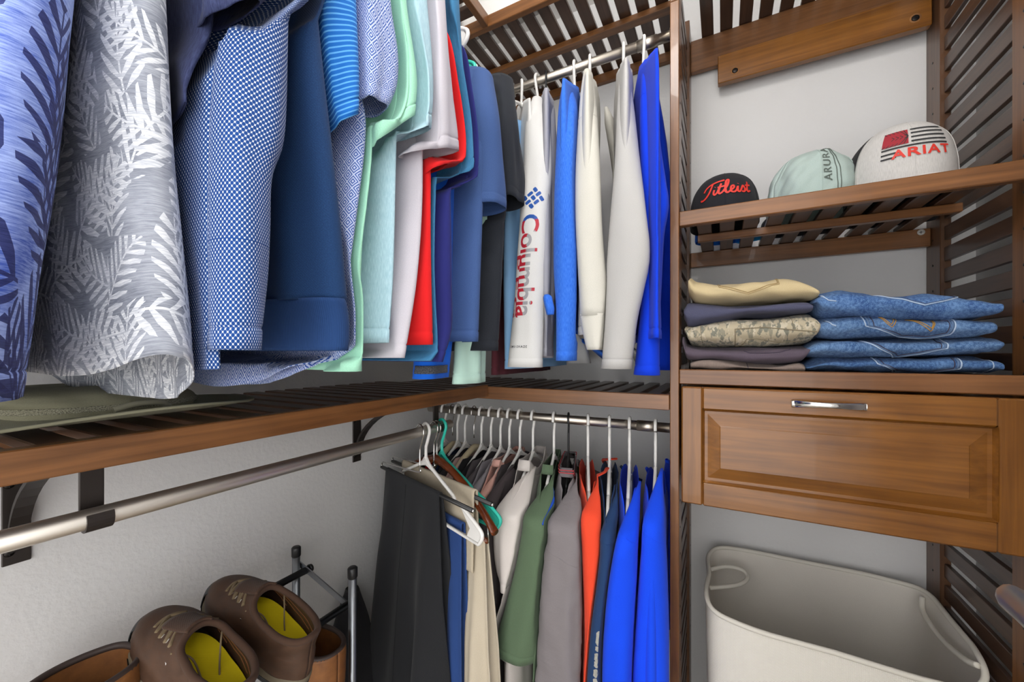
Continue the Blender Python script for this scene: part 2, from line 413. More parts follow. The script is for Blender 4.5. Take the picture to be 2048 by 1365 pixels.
WPLAS = plain('white_plastic', '#e9e7e3', 0.35, var=0.02); TPLAS = plain('teal_plastic', '#35c3ae', 0.35, var=0.03)
BPLAS = plain('black_plastic', '#1b1b1c', 0.4); HWOOD = wood('x', '#4a1f0c', '#7d3c1a', 'varnished_hanger_wood', 0.2)
CWOOD = plain('cream_hanger_wood', '#cdbf9d', 0.5); ALU = brushed('grey_aluminium_tube', '#9a9ea3', 0.35, (200, 200, 6))
# ---------------------------------------------------------------- the room
WALL = wallmat('white_wall_paint', '#d8d7d6'); CEIL = wallmat('white_ceiling_paint', '#ebe9e6')
def struct(o): o['kind'] = 'structure'; return o
struct(box('wall_left', XL - 0.1, XL, -1.6, YB + 0.1, 0, 2.44, WALL, bv=0))
struct(box('wall_back', XL, 0.66, YB, YB + 0.1, 0, 2.44, WALL, bv=0))
struct(box('wall_right', 0.56, 0.66, -0.42, YB, 0, 2.44, WALL, bv=0))
struct(box('ceiling', XL - 0.1, 0.66, -1.6, YB + 0.1, 2.44, 2.54, CEIL, bv=0))
FL = G('beige_carpet'); _c = FL.coord('Object'); _n = FL.noise(_c, 380, 3)
FL.bump(_n, 0.8, 0.004); FL = FL.out(FL.mix(_n, lin('#8f8375'), lin('#b5a998')), 0.95, sheen=0.3)
struct(box('floor', XL - 0.1, 0.66, -1.6, YB + 0.1, -0.1, 0, FL, bv=0))
for nm, b in (('baseboard_left', (XL, XL + 0.014, -1.6, YB)), ('baseboard_back', (XL + 0.014, 0.56, YB - 0.014, YB))):
    struct(box(nm, b[0], b[1], b[2], b[3], 0, 0.09, plain('white_trim_paint', '#e8e6e2', 0.4), bv=0.002))
# open door against the wall beside the camera, with its lever reaching into the frame
DOORM = plain('white_door_paint', '#e6e4e0', 0.4, var=0.02)
dr = struct(box('door_1', 0.345, 0.38, -0.10, 0.665, 0.012, 2.04, DOORM, bv=0.002))
for k, (z0, z1) in enumerate(((0.2, 0.85), (1.05, 1.9))):
    box('door_panel', 0.339, 0.346, 0.02, 0.55, z0, z1, DOORM, dr, bv=0.003)
lz = CZ - 0.268
lev = make('lever_handle', *join(pipegeo([(0.345, 0.622, lz), (0.336, 0.622, lz)], 0.031, 24), pipegeo([(0.34, 0.622, lz), (0.295, 0.622, lz)], 0.009, 14),
    pipegeo(smoothpath([(0.282, 0.634, lz + .002), (0.279, 0.630, lz + .001), (0.280, 0.616, lz), (0.281, 0.58, lz - 0.002), (0.285, 0.54, lz - 0.004), (0.288, 0.505, lz - 0.004)], 5), [.006] + [.0150] * 24 + [0.009], 16, flat=1.0)),
    SATIN, dr)
# ceiling lamp
lt = thing('ceiling_lamp', 'round white globe lamp under the closet ceiling', 'lamp', (LAMP[0], LAMP[1], 2.44))
LBM = plain('lamp_base_metal', '#dddddd', 0.4)
pipe('lamp_base', [(LAMP[0], LAMP[1], 2.4395), (LAMP[0], LAMP[1], 2.42), (LAMP[0], LAMP[1], 2.40), (LAMP[0], LAMP[1], 2.385)], [0.075, 0.072, 0.05, 0.04], LBM, lt, 32)
EM = G('lit_globe'); EM.b.inputs['Emission Color'].default_value = (1, 0.975, 0.94, 1); EM.b.inputs['Emission Strength'].default_value = LAMP_E
EM = EM.out(lin('#ffffff'), 0.5)
_a = np.linspace(0.02, math.pi - 0.02, 15)
pipe('globe', [(LAMP[0], LAMP[1], 2.295 + 0.095 * math.cos(q)) for q in _a], [0.10 * math.sin(q) for q in _a], EM, lt, 24)

# ---------------------------------------------------------------- slatted shelves
PITCH, SLW = 0.0512, 0.0335
def slats_across(root, along, lo_, hi_, d0, d1, z, th=0.012, parent=None):
    """slats across the depth d0..d1, repeated along axis 'x' or 'y' from lo_ to hi_"""
    n = int((hi_ - lo_) / PITCH); first = None; par = parent or root
    st = lo_ + ((hi_ - lo_) - (n * PITCH - (PITCH - SLW))) / 2
    for i in range(n):
        c = st + i * PITCH + SLW / 2
        loc = (c, (d0 + d1) / 2, z) if along == 'x' else ((d0 + d1) / 2, c, z)
        if first is None:
            if along == 'x': first = box('slat', c - SLW / 2, c + SLW / 2, d0, d1, z, z + th, SLY, par)
            else: first = box('slat', d0, d1, c - SLW / 2, c + SLW / 2, z, z + th, SLX, par)
        else: clone(first, loc, par, 'slat')
def shelf_left(name, label, zt, zb, lo_, hi_):
    t = thing(name, label, 'shelf', (XL, 0, zb), 'slatted closet shelves')
    box('front_rail', SX - 0.019, SX, lo_, SY - 0.0005, zb, zt, WY, t)
    box('middle_rail', -0.83, -0.80, lo_, hi_, zb + 0.004, zt - 0.0135, WY, t)
    box('rear_rail', XL + 0.001, XL + 0.02, lo_, hi_ - .021, zb, zt - 0.0135, WY, t)
    slats_across(t, 'y', lo_, hi_ - 0.002, XL + 0.002, SX - 0.0195, zt - 0.013)
    return t
def shelf_back(name, label, zt, zb, x1):
    t = thing(name, label, 'shelf', (SX, YB, zb), 'slatted closet shelves')
    box('front_rail', XL + 0.001, x1, SY, SY + 0.019, zb, zt, WX, t)
    box('middle_rail', XL + .001, x1, 1.20, 1.23, zb + 0.004, zt - 0.0135, WX, t)
    box('rear_rail', XL + .001, x1, YB - 0.02, YB - 0.001, zb - 0.01, zt - 0.0135, WX, t)
    slats_across(t, 'x', XL + 0.012, x1 - 0.001, SY + 0.0195, YB - 0.002, zt - 0.013)
    return t
shelf_left('slatted_shelf', 'brown slatted shelf holding the olive hat along the plain wall', CZ - 0.0967, CZ - 0.131, -0.30, SY)
shelf_back('slatted_shelf', 'short brown slatted shelf between the corner and tower under long sleeve shirts', CZ - 0.102, CZ - 0.139, -0.112)
shelf_left('slatted_shelf', 'high brown slatted shelf above the row of patterned shirts', CZ + 1.007, CZ + 0.972, -0.30, SY)
shelf_back('slatted_shelf', 'high brown slatted shelf above the white and royal blue long sleeve shirts', CZ + 1.007, CZ + 0.972, -0.112)

# ---------------------------------------------------------------- rods and brackets
def rod(label, p0, p1, mat, r=0.0125):
    t = thing('hanging_rod', label, 'rod', p0, 'nickel hanging rods')
    pipe('tube', [p0, p1], r, mat, t, 24)
    return t
ZR1, ZR2 = CZ - 0.2055, CZ + 0.811
r1 = rod('brushed nickel rod under the hat shelf holding the folded trousers', (RXL, -0.30, ZR1), (RXL, 0.925, ZR1), NICKEL_Y)
r2 = rod('brushed nickel rod holding the row of white hangers below the corner shelf', (-0.90, RYB, CZ - 0.194), (-0.1125, RYB, CZ - 0.194), NICKEL_X)
r3 = rod('brushed nickel rod carrying the long sleeve shirts under the high shelf', (-0.95, RYB, ZR2), (-0.1125, RYB, ZR2), NICKEL_X)
r4 = rod('high nickel rod carrying the row of patterned shirts', (RXL, -0.25, ZR2), (RXL, 0.985, ZR2), NICKEL_Y)
for rr, z in ((r2, CZ - 0.194), (r3, ZR2)):
    pipe('end_flange', [(-0.1125, RYB, z), (-0.1185, RYB, z)], 0.0165, NICKEL_X, rr, 24)
    pipe('joint_sleeve', [(-0.15, RYB, z), (-0.20, RYB, z)], 0.0141, NICKEL_X, rr, 24)
def bracket(label, y):
    t = thing('shelf_bracket', label, 'bracket', (XL, y, CZ - 0.345), 'dark metal shelf brackets')
    w = 0.0155; zt = CZ - 0.1315
    box('wall_plate', XL + 0.0005, XL + 0.0045, y - w, y + w, CZ - 0.345, zt, IRON, t, 0.001)
    box('top_plate', XL + 0.0045, -0.64, y - w * .8, y + w * .8, zt - 0.004, zt - 0.0003, IRON, t, 0.001)
    P = [(XL + 0.006 + 0.33 * (1 - math.cos(a)), CZ - 0.318 + 0.18 * math.sin(a)) for a in np.linspace(0, math.pi / 2, 15)]
    V = []; F = []
    for (x, z) in P:
        for (dx, dy) in ((0, -0.011), (0, 0.011), (0.005, 0.011), (0.005, -0.011)): V.append((x + dx, y + dy, z - dx))
    for i in range(len(P) - 1):
        for k in range(4): F.append((i * 4 + k, i * 4 + (k + 1) % 4, i * 4 + 4 + (k + 1) % 4, i * 4 + 4 + k))
    make('curved_brace', V, F, IRON, t, smooth=False)
    box('rod_hanger_strip', RXL - 0.0185, RXL - 0.0148, y - 0.0115, y + 0.0115, ZR1 - 0.012, zt - 0.004, IRON, t, 0.001)
    A = [(RXL + 0.0145 * math.cos(a), y, ZR1 + 0.0145 * math.sin(a)) for a in np.linspace(math.pi, 2 * math.pi + .55, 13)]
    V = []; F = []
    for (x, _, z) in A:
        dx, dz = (x - RXL) / 0.0145, (z - ZR1) / 0.0145
        for (o, dy) in ((-0.0015, -0.0125), (-0.0015, 0.0125), (0.0012, 0.0125), (0.0012, -0.0125)): V.append((x + dx * o, y + dy, z + dz * o))
    for i in range(len(A) - 1):
        for k in range(4): F.append((i * 4 + k, i * 4 + (k + 1) % 4, i * 4 + 4 + (k + 1) % 4, i * 4 + 4 + k))
    F += [(0, 1, 2, 3), tuple(range(len(V) - 4, len(V)))[::-1]]
    make('rod_cradle', V, F, IRON, t, smooth=False)
    for z in (CZ - 0.215, CZ - 0.325):
        s = pipe('screw', [(XL + 0.0045, y - 0.008, z), (XL + 0.0062, y - 0.008, z)], [0.0062, 0.005], SCREW, t, 14)
        box('screw_slot', XL + 0.0062, XL + 0.0066, y - 0.0115, y - 0.0045, z - .0006, z + .0006, BPLAS, s, 0)
        box('screw_slot', XL + 0.0062, XL + 0.0066, y - 0.0086, y - 0.0074, z - .0035, z + .0035, BPLAS, s, 0)
    for dx in (0.02, 0.04): pipe('screw', [(RXL - dx, y + 0.006, zt - 0.004), (RXL - dx, y + 0.006, zt - 0.0065)], 0.005, SCREW, t, 12)
bracket('dark metal curved shelf bracket gripping the bare end of the rod', 0.197)
bracket('dark metal curved shelf bracket near the trousers and the corner', 0.882)

# ---------------------------------------------------------------- the tower: slatted side panels, shelves, drawer
tw = thing('closet_tower', 'brown wooden closet tower with slatted sides, shelves and a drawer', 'cabinet', ((PX0 + PX1) / 2, YB, 0))
def side_panel(x0, x1):
    p = box('side_panel', x0, x1, TY, TY + 0.064, 0.0, 2.0, WZ, tw)      # front stile carries the panel
    box('rear_stile', x0, x1, 1.346, YB - 0.001, 0.0, 2.20, STZ, p)
    box('stile_top', x0, x1, TY, TY + 0.064, 2.0005, 2.20, WZ, p)
    sx0, sx1 = (x0 + 0.003, x0 + 0.013) if x0 < 0 else (x1 - 0.013, x1 - 0.003)
    first = None; z = 0.06
    while z < 2.12:
        if first is None: first = box('slat', sx0, sx1, TY + 0.0645, 1.3455, z, z + SLW, SLY, p, 0.001)
        else: clone(first, ((sx0 + sx1) / 2, (TY + 0.0645 + 1.3455) / 2, z), p, 'slat')
        z += PITCH
    xin = x1 if x0 < 0 else x0; sg = 1 if x0 < 0 else -1
    for yy in (TY + 0.03, 1.385):
        V, F = [], []
        for k in range(26):
            zz = 0.3 + k * 0.064
            g = pipegeo([(xin, yy, zz), (xin + sg * 0.0006, yy, zz)], 0.0028, 8); V, F = join((V, F), g)
        make('shelf_pin_holes', V, F, BPLAS, p)
    return p
side_panel(PX0 - 0.020, PX0); side_panel(PX1, PX1 + 0.020)
def tower_shelf(zt, zb, front=True, x0=PX0 + 0.0005, x1=PX1 - 0.0005, rear=(0.035, 0.0)):
    s = box('shelf', x0, x1, TY - 0.001, TY + 0.018, zb, zt, WX, tw, 0.002)   # its front rail carries the rest
    box('middle_rail', x0 + .03, x1 - .02, 1.185, 1.203, zb + 0.002, zt - 0.0135, WX, s)
    box('rear_rail', x0, x1, YB - 0.03, YB - 0.011, zb + rear[1] - rear[0] + 0.02, zt - 0.0135, WX, s)
    n = int((x1 - x0 - 0.01) / PITCH); st = x0 + 0.5 * ((x1 - x0) - (n * PITCH - (PITCH - SLW))); first = None
    for i in range(n):
        c = st + i * PITCH + SLW / 2
        if first is None: first = box('slat', c - SLW / 2, c + SLW / 2, TY + 0.0185, YB - 0.004, zt - 0.013, zt - 0.001, SLY, s)
        else: clone(first, (c, (TY + 0.0185 + YB - 0.004) / 2, zt - 0.013), s, 'slat')
    return s
hs = tower_shelf(CZ + 0.330, CZ + 0.2955, rear=(0.045, 0.0))
js = tower_shelf(CZ - 0.040, CZ - 0.0745)
ts = tower_shelf(CZ + 1.007, CZ + 0.972, rear=(0.098, 0.0))
SCW = plain('white_screw_cap', '#d9d6cf', 0.4)
cp = pipe('screw_cap', [at_y(1842, 465, YB - 0.0305), at_y(1842, 465, YB - 0.0305) + Vector((0, -0.002, 0))], 0.0075, SCW, hs, 16)
for dz, dx in ((0, 0.003), (0.003, 0)):
    pc = at_y(1842, 465, YB - 0.033); box('screw_cross', pc.x - .0006 - dx, pc.x + .0006 + dx, pc.y - .0004, pc.y, pc.z - dz - .0006, pc.z + dz + .0006, SCREW, hs, 0)
# wall cleat with counterbored screws below the top shelf
cl = box('mounting_cleat', -0.0126, PX1 - 0.006, 1.368, 1.3905, CZ + 0.820, CZ + 0.905, DRAW_X, tw, 0.002)
for (px, py) in ((1470, 141), (1831, 36)):
    c = at_y(px, py, 1.368)
    h = pipe('counterbore', [c + Vector((0, -.0003, 0)), c + Vector((0, 0.0005, 0))], 0.0115, plain('bare_drilled_wood', '#9a6b3f', 0.7), cl, 20)
    pipe('screw', [c + Vector((0, -0.0015, 0)), c], [0.006, 0.0085], SCREW, cl, 16)
# drawer
dy = 0.985
def quadpanel(x0, x1, z0, z1, m, depth):
    """raised panel: groove, bevel and a flat field"""
    P = []
    for (d, y) in ((0.0, dy + 0.001), (0.004, dy + depth), (0.010, dy + depth), (m, dy + 0.0022), (m + 0.0015, dy + 0.0012)):
        P += [(x0 + d, y, z0 + d), (x1 - d, y, z0 + d), (x1 - d, y, z1 - d), (x0 + d, y, z1 - d)]
    F = []
    for r in range(4):
        for k in range(4): F.append((r * 4 + k, r * 4 + (k + 1) % 4, r * 4 + 4 + (k + 1) % 4, r * 4 + 4 + k))
    F.append((16, 17, 18, 19)); return P, F
za, zb_ = CZ - 0.0785, CZ - 0.343
dw = box('drawer', PX0 + 0.013, PX1 - 0.013, dy + 0.022, 1.38, zb_ + 0.02, za - 0.001, WX, tw, 0.002)
box('drawer_stile', -0.083, -0.0396, dy, dy + 0.0215, zb_, za, DRAW_Z, dw, 0.003); box('drawer_stile', 0.4157, 0.4592, dy, dy + 0.0215, zb_, za, DRAW_Z, dw, 0.003)
box('drawer_rail', -0.0394, 0.4155, dy, dy + 0.0215, CZ - 0.128, za, DRAW_X, dw, 0.003); box('drawer_rail', -0.0394, 0.4155, dy, dy + 0.0215, zb_, CZ - 0.2905, DRAW_X, dw, 0.003)
v, f = quadpanel(-0.0394, 0.4155, CZ - 0.2905, CZ - 0.128, 0.034, 0.010); make('raised_panel', v, f, DRAW_X, dw, smooth=False)
def pull(x0, x1, z, y, par):
    P = []; W = []
    for i in range(19):
        t = i / 18; x = x0 + (x1 - x0) * t; h = 0.003 + 0.024 * math.sin(math.pi * t) ** 0.75
        P.append((x, y - h, z + 0.002 * math.sin(math.pi * t))); W.append(0.0085 - 0.0028 * math.sin(math.pi * t) if 0 < i < 18 else 0.0075)
    V, F = [], []
    for (x, yy, zz), w in zip(P, W):
        for k in range(10):
            an = 2 * math.pi * k / 10; V.append((x, yy + 0.0033 * math.cos(an), zz + w * math.sin(an)))
    for i in range(18):
        for k in range(10): F.append((i * 10 + k, i * 10 + (k + 1) % 10, i * 10 + 10 + (k + 1) % 10, i * 10 + 10 + k))
    F += [tuple(range(10)), tuple(range(180, 190))[::-1]]
    make('handle', V, F, CHROME, par, label='chrome bow handle')
pull(0.124, 0.242, CZ - 0.1045, dy, dw)
box('floor_panel', PX0 + 0.001, PX1 - 0.001, TY + 0.03, YB - 0.02, 0.03, 0.05, WX, tw)
# ---------------------------------------------------------------- hangers
def hook_pts(r=0.0175, drop=0.075, n=14):
    """hook over the rod, in hanger coordinates (x along the hanger, z up, rod centre at the origin)"""
    P = [(-r * 1.05, 0, -0.008)]
    P += [(r * math.cos(a), 0, r * math.sin(a)) for a in np.linspace(math.pi * 1.0, -0.15 * math.pi, n)]
    P += [(0.006, 0, -0.032), (0.0, 0, -0.045), (0, 0, -drop)]
    return P
def frame_pt(org, yaw, base):
    """hanger space -> world: base 'L' hangs on a rod along y, base 'B' on a rod along x"""
    a = yaw + (0 if base == 'L' else -math.pi / 2); c, s = math.cos(a), math.sin(a)
    return lambda p: Vector((org[0] + c * p[0] - s * p[1], org[1] + s * p[0] + c * p[1], org[2] + p[2]))
def hanger(kind, label, org, yaw=0.0, base='B', group='clothes hangers', flip=1, half=0.205, drop=0.085, nk=-0.075):
    """org: point on the rod axis. kinds: white, teal, black (moulded tube), cream, walnut (wood), chrome (trouser)"""
    f = frame_pt(org, yaw, base)
    nm = {'white': 'plastic_hanger', 'teal': 'plastic_hanger', 'black': 'plastic_hanger', 'cream': 'wooden_hanger', 'walnut': 'wooden_hanger', 'chrome': 'trouser_hanger'}[kind]
    t = thing(nm, label, 'hanger', f((0, 0, -0.26)), group)
    M = lambda P: [f((flip * p[0], p[1], p[2])) for p in P]
    if kind in ('white', 'teal', 'black'):
        mat = {'white': WPLAS, 'teal': TPLAS, 'black': BPLAS}[kind]; r = 0.0042 if kind != 'black' else 0.003
        pipe('hook', M(smoothpath(hook_pts(0.0185, -nk), 3)), r, mat, t, 8)
        zb = nk - drop - 0.035
        arm = smoothpath([(0.0, 0, nk), (0.03, 0, nk - 0.018), (half * .55, 0, nk - drop * .58), (half * .58, 0, nk - drop * .70), (half * .68, 0, nk - drop * .70), (half, 0, nk - drop), (half + .012, 0, nk - drop - 0.016), (half, 0, zb)], 4)
        loop = [Vector(p) for p in arm] + [Vector((-p[0], 0, p[2])) for p in arm[::-1]]
        make('frame', *pipegeo(M(loop), r * 1.05, 8, closed=True), mat, t)
        web = [(0, nk + 0.012), (0.036, nk - 0.026), (0.0, nk - 0.016), (-0.036, nk - 0.026)]
        V = M([(x, dy, z) for dy in (-0.0016, 0.0016) for (x, z) in web])
        make('neck_web', V, [(0, 1, 2, 3), (7, 6, 5, 4), (0, 4, 5, 1), (1, 5, 6, 2), (2, 6, 7, 3), (3, 7, 4, 0)], mat, t, smooth=False)
        for s in (1, -1):
            en = [(half * .70 * s, nk - drop * .74), (half * s, nk - drop), ((half + .01) * s, nk - drop - 0.018), (half * s, zb), (half * .80 * s, zb), (half * .86 * s, nk - drop * 1.1)]
            V = M([(x, dy, z) for dy in (-0.0014, 0.0014) for (x, z) in en]); m = len(en)
            make('end_web', V, [tuple(range(m)), tuple(range(m, 2 * m))[::-1]] + [(i, (i + 1) % m, m + (i + 1) % m, m + i) for i in range(m)], mat, t, smooth=False)
    elif kind in ('cream', 'walnut'):
        mat = CWOOD if kind == 'cream' else HWOOD
        pipe('hook', M(smoothpath(hook_pts(0.0185, 0.085), 3)), 0.0017, CHROME, t, 8)
        V, F = [], []; n = 10
        xs = np.linspace(-half - .01, half + .01, 29)
        for x in xs:
            q = abs(x) / half; z = nk - 0.012 - drop * (0.30 * q + 0.75 * q * q); h = 0.013 - 0.005 * q; w = 0.007 + 0.004 * q
            for k in range(n):
                an = 2 * math.pi * k / n; V.append(f((x, w * math.cos(an), z + h * math.sin(an))))
        for i in range(len(xs) - 1):
            for k in range(n): F.append((i * n + k, i * n + (k + 1) % n, i * n + n + (k + 1) % n, i * n + n + k))
        F += [tuple(range(n))[::-1], tuple(range((len(xs) - 1) * n, len(xs) * n))]
        make('shoulder_bar', V, F, mat, t)
        if kind == 'walnut':
            pipe('trouser_bar', M([(-half * .93, 0, nk - drop - 0.055), (half * .93, 0, nk - drop - 0.055)]), 0.0065, mat, t, 12)
            for s in (1, -1): pipe('bar_wire', M([(s * half * .93, 0, nk - drop - 0.02), (s * half * .95, 0, nk - drop - 0.055)]), 0.0018, CHROME, t, 6)
    else:
        pipe('hook', M(smoothpath(hook_pts(0.0185, 0.10), 3)), 0.0022, CHROME, t, 8)
        zb = -0.118
        pipe('wire_frame', M(smoothpath([(0, 0, -0.095), (-0.01, 0, -0.106), (-half * .7, 0, zb), (-half * .95, 0, zb - .004), (-half, 0, zb - 0.012), (-half + .002, 0, zb - .02)], 4)), 0.0022, CHROME, t, 8)
        pipe('bar', M([(-half, 0, zb - 0.02), (half, 0, zb - 0.02)]), 0.0052, BPLAS, t, 12)
        pipe('bar_tip', M([(half, 0, zb - 0.02), (half + 0.004, 0, zb - 0.02)]), [0.0045, 0.003], CHROME, t, 10)
    return t

# ---------------------------------------------------------------- garments: lofted bodies and sleeves
def yl_at(px, x): return at_x(px, HOR, x).y
def xb_at(px, y): return at_y(px, HOR, y).x
def sleeve_st(plane, rows, base, depth, k=0.92):
    """(px_left, px_right, py) outlines on the plane of the sleeve -> loft stations"""
    st = []
    for r in rows:
        l, rr, py = r[:3]; pl = plane if len(r) < 4 else r[3]
        if base == 'L':
            p0, p1 = at_x(l, py, pl), at_x(rr, py, pl)
            c = (p0 + p1) / 2; st.append((c.x - depth * .6, c.y, c.z, depth, abs(p1.y - p0.y) / 2 * k))
        else:
            p0, p1 = at_y(l, py, pl), at_y(rr, py, pl)
            c = (p0 + p1) / 2; st.append((c.x, c.y + depth * .6, c.z, depth, abs(p1.x - p0.x) / 2 * k))
    return st
ROWS = []
AX = {'L': (1, 0), 'B': (0, -1)}
def capped(st, base, inset=0.045, rise=0.020):
    """close a sleeve into the shoulder of its body"""
    x, y, z, a, b = st[0]; dx, dy = ((-1, 0) if base == 'L' else (0, 1))
    if inset > 0.1:
        return [(x + dx * inset, y + dy * inset, z + rise, 0.008, 0.003), (x + dx * inset * .75, y + dy * inset * .75, z + rise * .80, a * .5, b * .30), (x + dx * inset * .42, y + dy * inset * .42, z + rise * .50, a * .7, b * .62), (x + dx * inset * .16, y + dy * inset * .16, z + rise * .22, a * .9, b * .88)] + st
    return [(x + dx * inset, y + dy * inset, z + rise, 0.004, 0.003), (x + dx * inset * .8, y + dy * inset * .8, z + rise * .95, a * .55, b * .55), (x + dx * inset * .3, y + dy * inset * .3, z + rise * .45, a * .95, b * .92)] + st
def seam_ring(S, par, mat, t, name='seam', r=0.0009, ph=(-2.2, 2.2), slant=0.0):
    g = np.linspace(ph[0], ph[1], 30)
    return pipe(name, [Vector(p) for p in S.p(g, t + slant * np.sin(g), 0.0006)], r, mat, par, 6)
def far_sleeve(t, st, base, mat, seed):
    """the sleeve on the wall side: the visible one mirrored across the hanger"""
    m = []
    for (x, y, z, a, b) in st:
        m.append((max(2 * RXL - x, XL + a + 0.012), y, z, a, b) if base == 'L' else (x, min(2 * RYB - y, YB - a - 0.012), z, a, b))
    Loft(m, AX[base], amp=(0.001, 0.003), wl=(0.03, 0.09), seed=seed).obj('sleeve', mat, t, 20, 14)
def shirt(label, cat, mat, base, body, sleeve=None, group=None, name='shirt', sl_depth=0.03, seed=0, n=64, rows=56, amp=(0.002, 0.007), samp=(0.001, 0.005),
          tail=0.0, front=0.0, tilt=(0, 0), sh=(0.075, 0.30, 0.03, 0.02), e=2.4, cuff=None, band=None, smat=None, crumple=0.0, scr=0.0, far=True, sgroove=0.0012, groove=0.0010, swl=(0.03, 0.09), e2=2.2, ax=None, te=1.6):
    """body: loft stations (world); sleeve: loft stations; the near end of the hanger is +A"""
    base_pt = body[-1]; t = thing(name, label, cat, (base_pt[0], base_pt[1], base_pt[2]), group); ROWS.append((t, group, body[3][0], body[3][1]))
    B = Loft(body, ax or AX[base], e=e, amp=amp, wl=(0.05, 0.2), seed=seed, tail=tail, front=front, sh=sh, groove=groove, crumple=crumple, te=te)
    B.obj('body', mat, t, n, rows); S = None
    if sleeve:
        S = Loft(sleeve, AX[base], e=e2, amp=samp, wl=swl, seed=seed + 7, tilt=tilt, groove=sgroove, crumple=scr)
        S.obj('sleeve', smat or mat, t, max(28, n // 2), max(24, rows * 2 // 3))
        if far: far_sleeve(t, sleeve, base, smat or mat, seed)
    if cuff:
        C = Loft(cuff, AX[base], amp=(0.0006, 0.0012), wl=(0.02, 0.06), seed=seed + 3); C.obj('cuff', smat or mat, t, 32, 10)
    if band is not None:
        Bd = Loft(band[0], AX[base], e=e, amp=(amp[1], amp[1]), wl=(0.05, 0.2), seed=seed); Bd.obj('hem_band', band[1], t, n, 12)
    return t, B, S
def body_L(edge, xe, half, k=0.75):
    """edge: (px, py, b) points of the silhouette at the near end of a garment on the long rod"""
    st = []
    for r in edge:
        px, py, b = r[:3]; x = xe if len(r) < 4 else r[3]
        p = at_x(px, py, x); st.append((x - half, p.y - b * k, p.z, half, b))
    return st
def shoulder_L(st, z, b=0.010):
    """prepend a shoulder line at height z above the first station"""
    x, y, _, a, _b = st[0]; return [(x, y, z, a * 0.97, b), (x, y, z - 0.05, a, max(b, _b * .7))] + st
# ---------------------------------------------------------------- shirts on the high rod along the plain wall (near to far)
GL = 'shirts on the high rod along the wall'
XE = -0.435; HW = 0.25; ZS = CZ + 0.615
LEFT = []
def left_shirt(label, cat, mat, edge, sleeve=None, xe=XE, half=HW, sx=-0.42, depth=0.034, zs=ZS, **k):
    st = shoulder_L(body_L(edge, xe, half), zs)
    sl = None
    if sleeve:
        s0 = sleeve_st(sx, sleeve, 'L', depth)
        x, y, z, a, b = s0[0]
        if z < zs - 0.03: s0 = [(x - 0.03, y, zs - 0.012, 0.012, b * 0.5), (x - 0.006, y, (zs * .6 + z * .4), a * .9, b * .95)] + s0
        sl = s0
    LEFT.append((' '.join(label.split()[:5]).rstrip(','), st[0][1]))
    return shirt(label, cat, mat, 'L', st, sl, GL, **k)
PALM_B = palm('blue_palm_print', '#3a55b0', '#a3b6ea', '#1b1f4d', 12, '#262c68')
PALM_G = palm('grey_palm_print', '#747985', '#a9adb7', '#eff0f2', 19, '#b5b9c2')
DOTS = dots('blue_dot_print', '#d8e1f0', '#123f80', 320, 0.505)
GEO = geoprint('diamond_print', '#3b5ca8', '#c3cde8', 92)
STR = stripes('blue_pinstripe', '#1767bd', '#5aa6e6', 0.0062, 0.32)
NAVYP = fabric('navy_pique', '#1a3863', '#254a78', 0.5, 'pique'); NAVYR = fabric('navy_rib', '#203f70', kind='rib')
MINT = fabric('mint_jersey', '#a4e2c5', '#b6ecd2', 0.5); LBLUE = fabric('pale_aqua_jersey', '#aacddb', '#c3dfe8', 0.6, 'heather')
LILAC = fabric('pale_lilac_jersey', '#c9c4cd', '#d5d0d6', 0.4, 'nylon', bump=0.05); RED = fabric('red_jersey', '#e01f22')
TEAL = fabric('teal_jersey', '#34709b', '#4b86ad', 0.5, 'heather'); INDIGO = fabric('indigo_jersey', '#272a70')
STEEL = fabric('steel_blue_mesh', '#3c568a', '#4b6699', 0.5, 'pique'); BLACKT = fabric('washed_black_jersey', '#20232a', '#2d3138', 0.5)
DENIM = fabric('navy_chambray', '#2a3052', '#49537a', 0.4, 'heather'); SKY = fabric('sky_blue_jersey', '#86b2dc')
COB = fabric('cobalt_jersey', '#0a3fe0'); ROYALH = fabric('royal_heather', '#2a68d8', '#4d86e6', 0.6, 'heather')

tA, BA, _s = left_shirt('blue heathered palm leaf print shirt with a side vent, nearest the camera', 'shirt', PALM_B,
    [(203, -260, .035), (188, 0, .042), (158, 300, .048), (126, 520, .050), (103, 690, .050), (88, 800, .048)], seed=1, n=110, rows=100, amp=(0.001, 0.0035), tail=0.004, half=0.235)
_g = np.linspace(0.865, 0.998, 16)
pipe('vent_piping', [Vector(p) for p in BA.p(-0.55 - 0.10 * np.sin((_g - .865) * 40), _g, 0.0012)], 0.0013, plain('white_tape', '#e6e6e6', .8), tA, 6)
pipe('bartack', [Vector(p) for p in BA.p(np.linspace(-0.75, -0.35, 8), 0.862, 0.0014)], 0.0016, plain('turquoise_thread', '#1fb5c4', .8), tA, 6)
left_shirt('grey and white palm frond print shirt with a curved shirt tail', 'shirt', PALM_G,
    [(354, -240, .028), (367, 0, .032), (386, 250, .035), (412, 480, .038), (428, 620, .040), (437, 715, .042)], seed=2, n=110, rows=100, amp=(0.001, 0.004), tail=0.050, front=0.034, te=4.0)
left_shirt('dark navy chambray short sleeve shirt between the grey palm and dotted shirts', 'shirt', DENIM,
    [(455, -250, .012), (447, 0, .012), (440, 70, .010), (402, 140, .008), (372, 205, .005)],
    [(440, 650, -230), (432, 630, -120), (428, 585, -55), (432, 550, -15), (438, 515, 18)], sx=-0.40, seed=3, tilt=(0, 0.75), groove=0, samp=(0.002, 0.006), far=False)
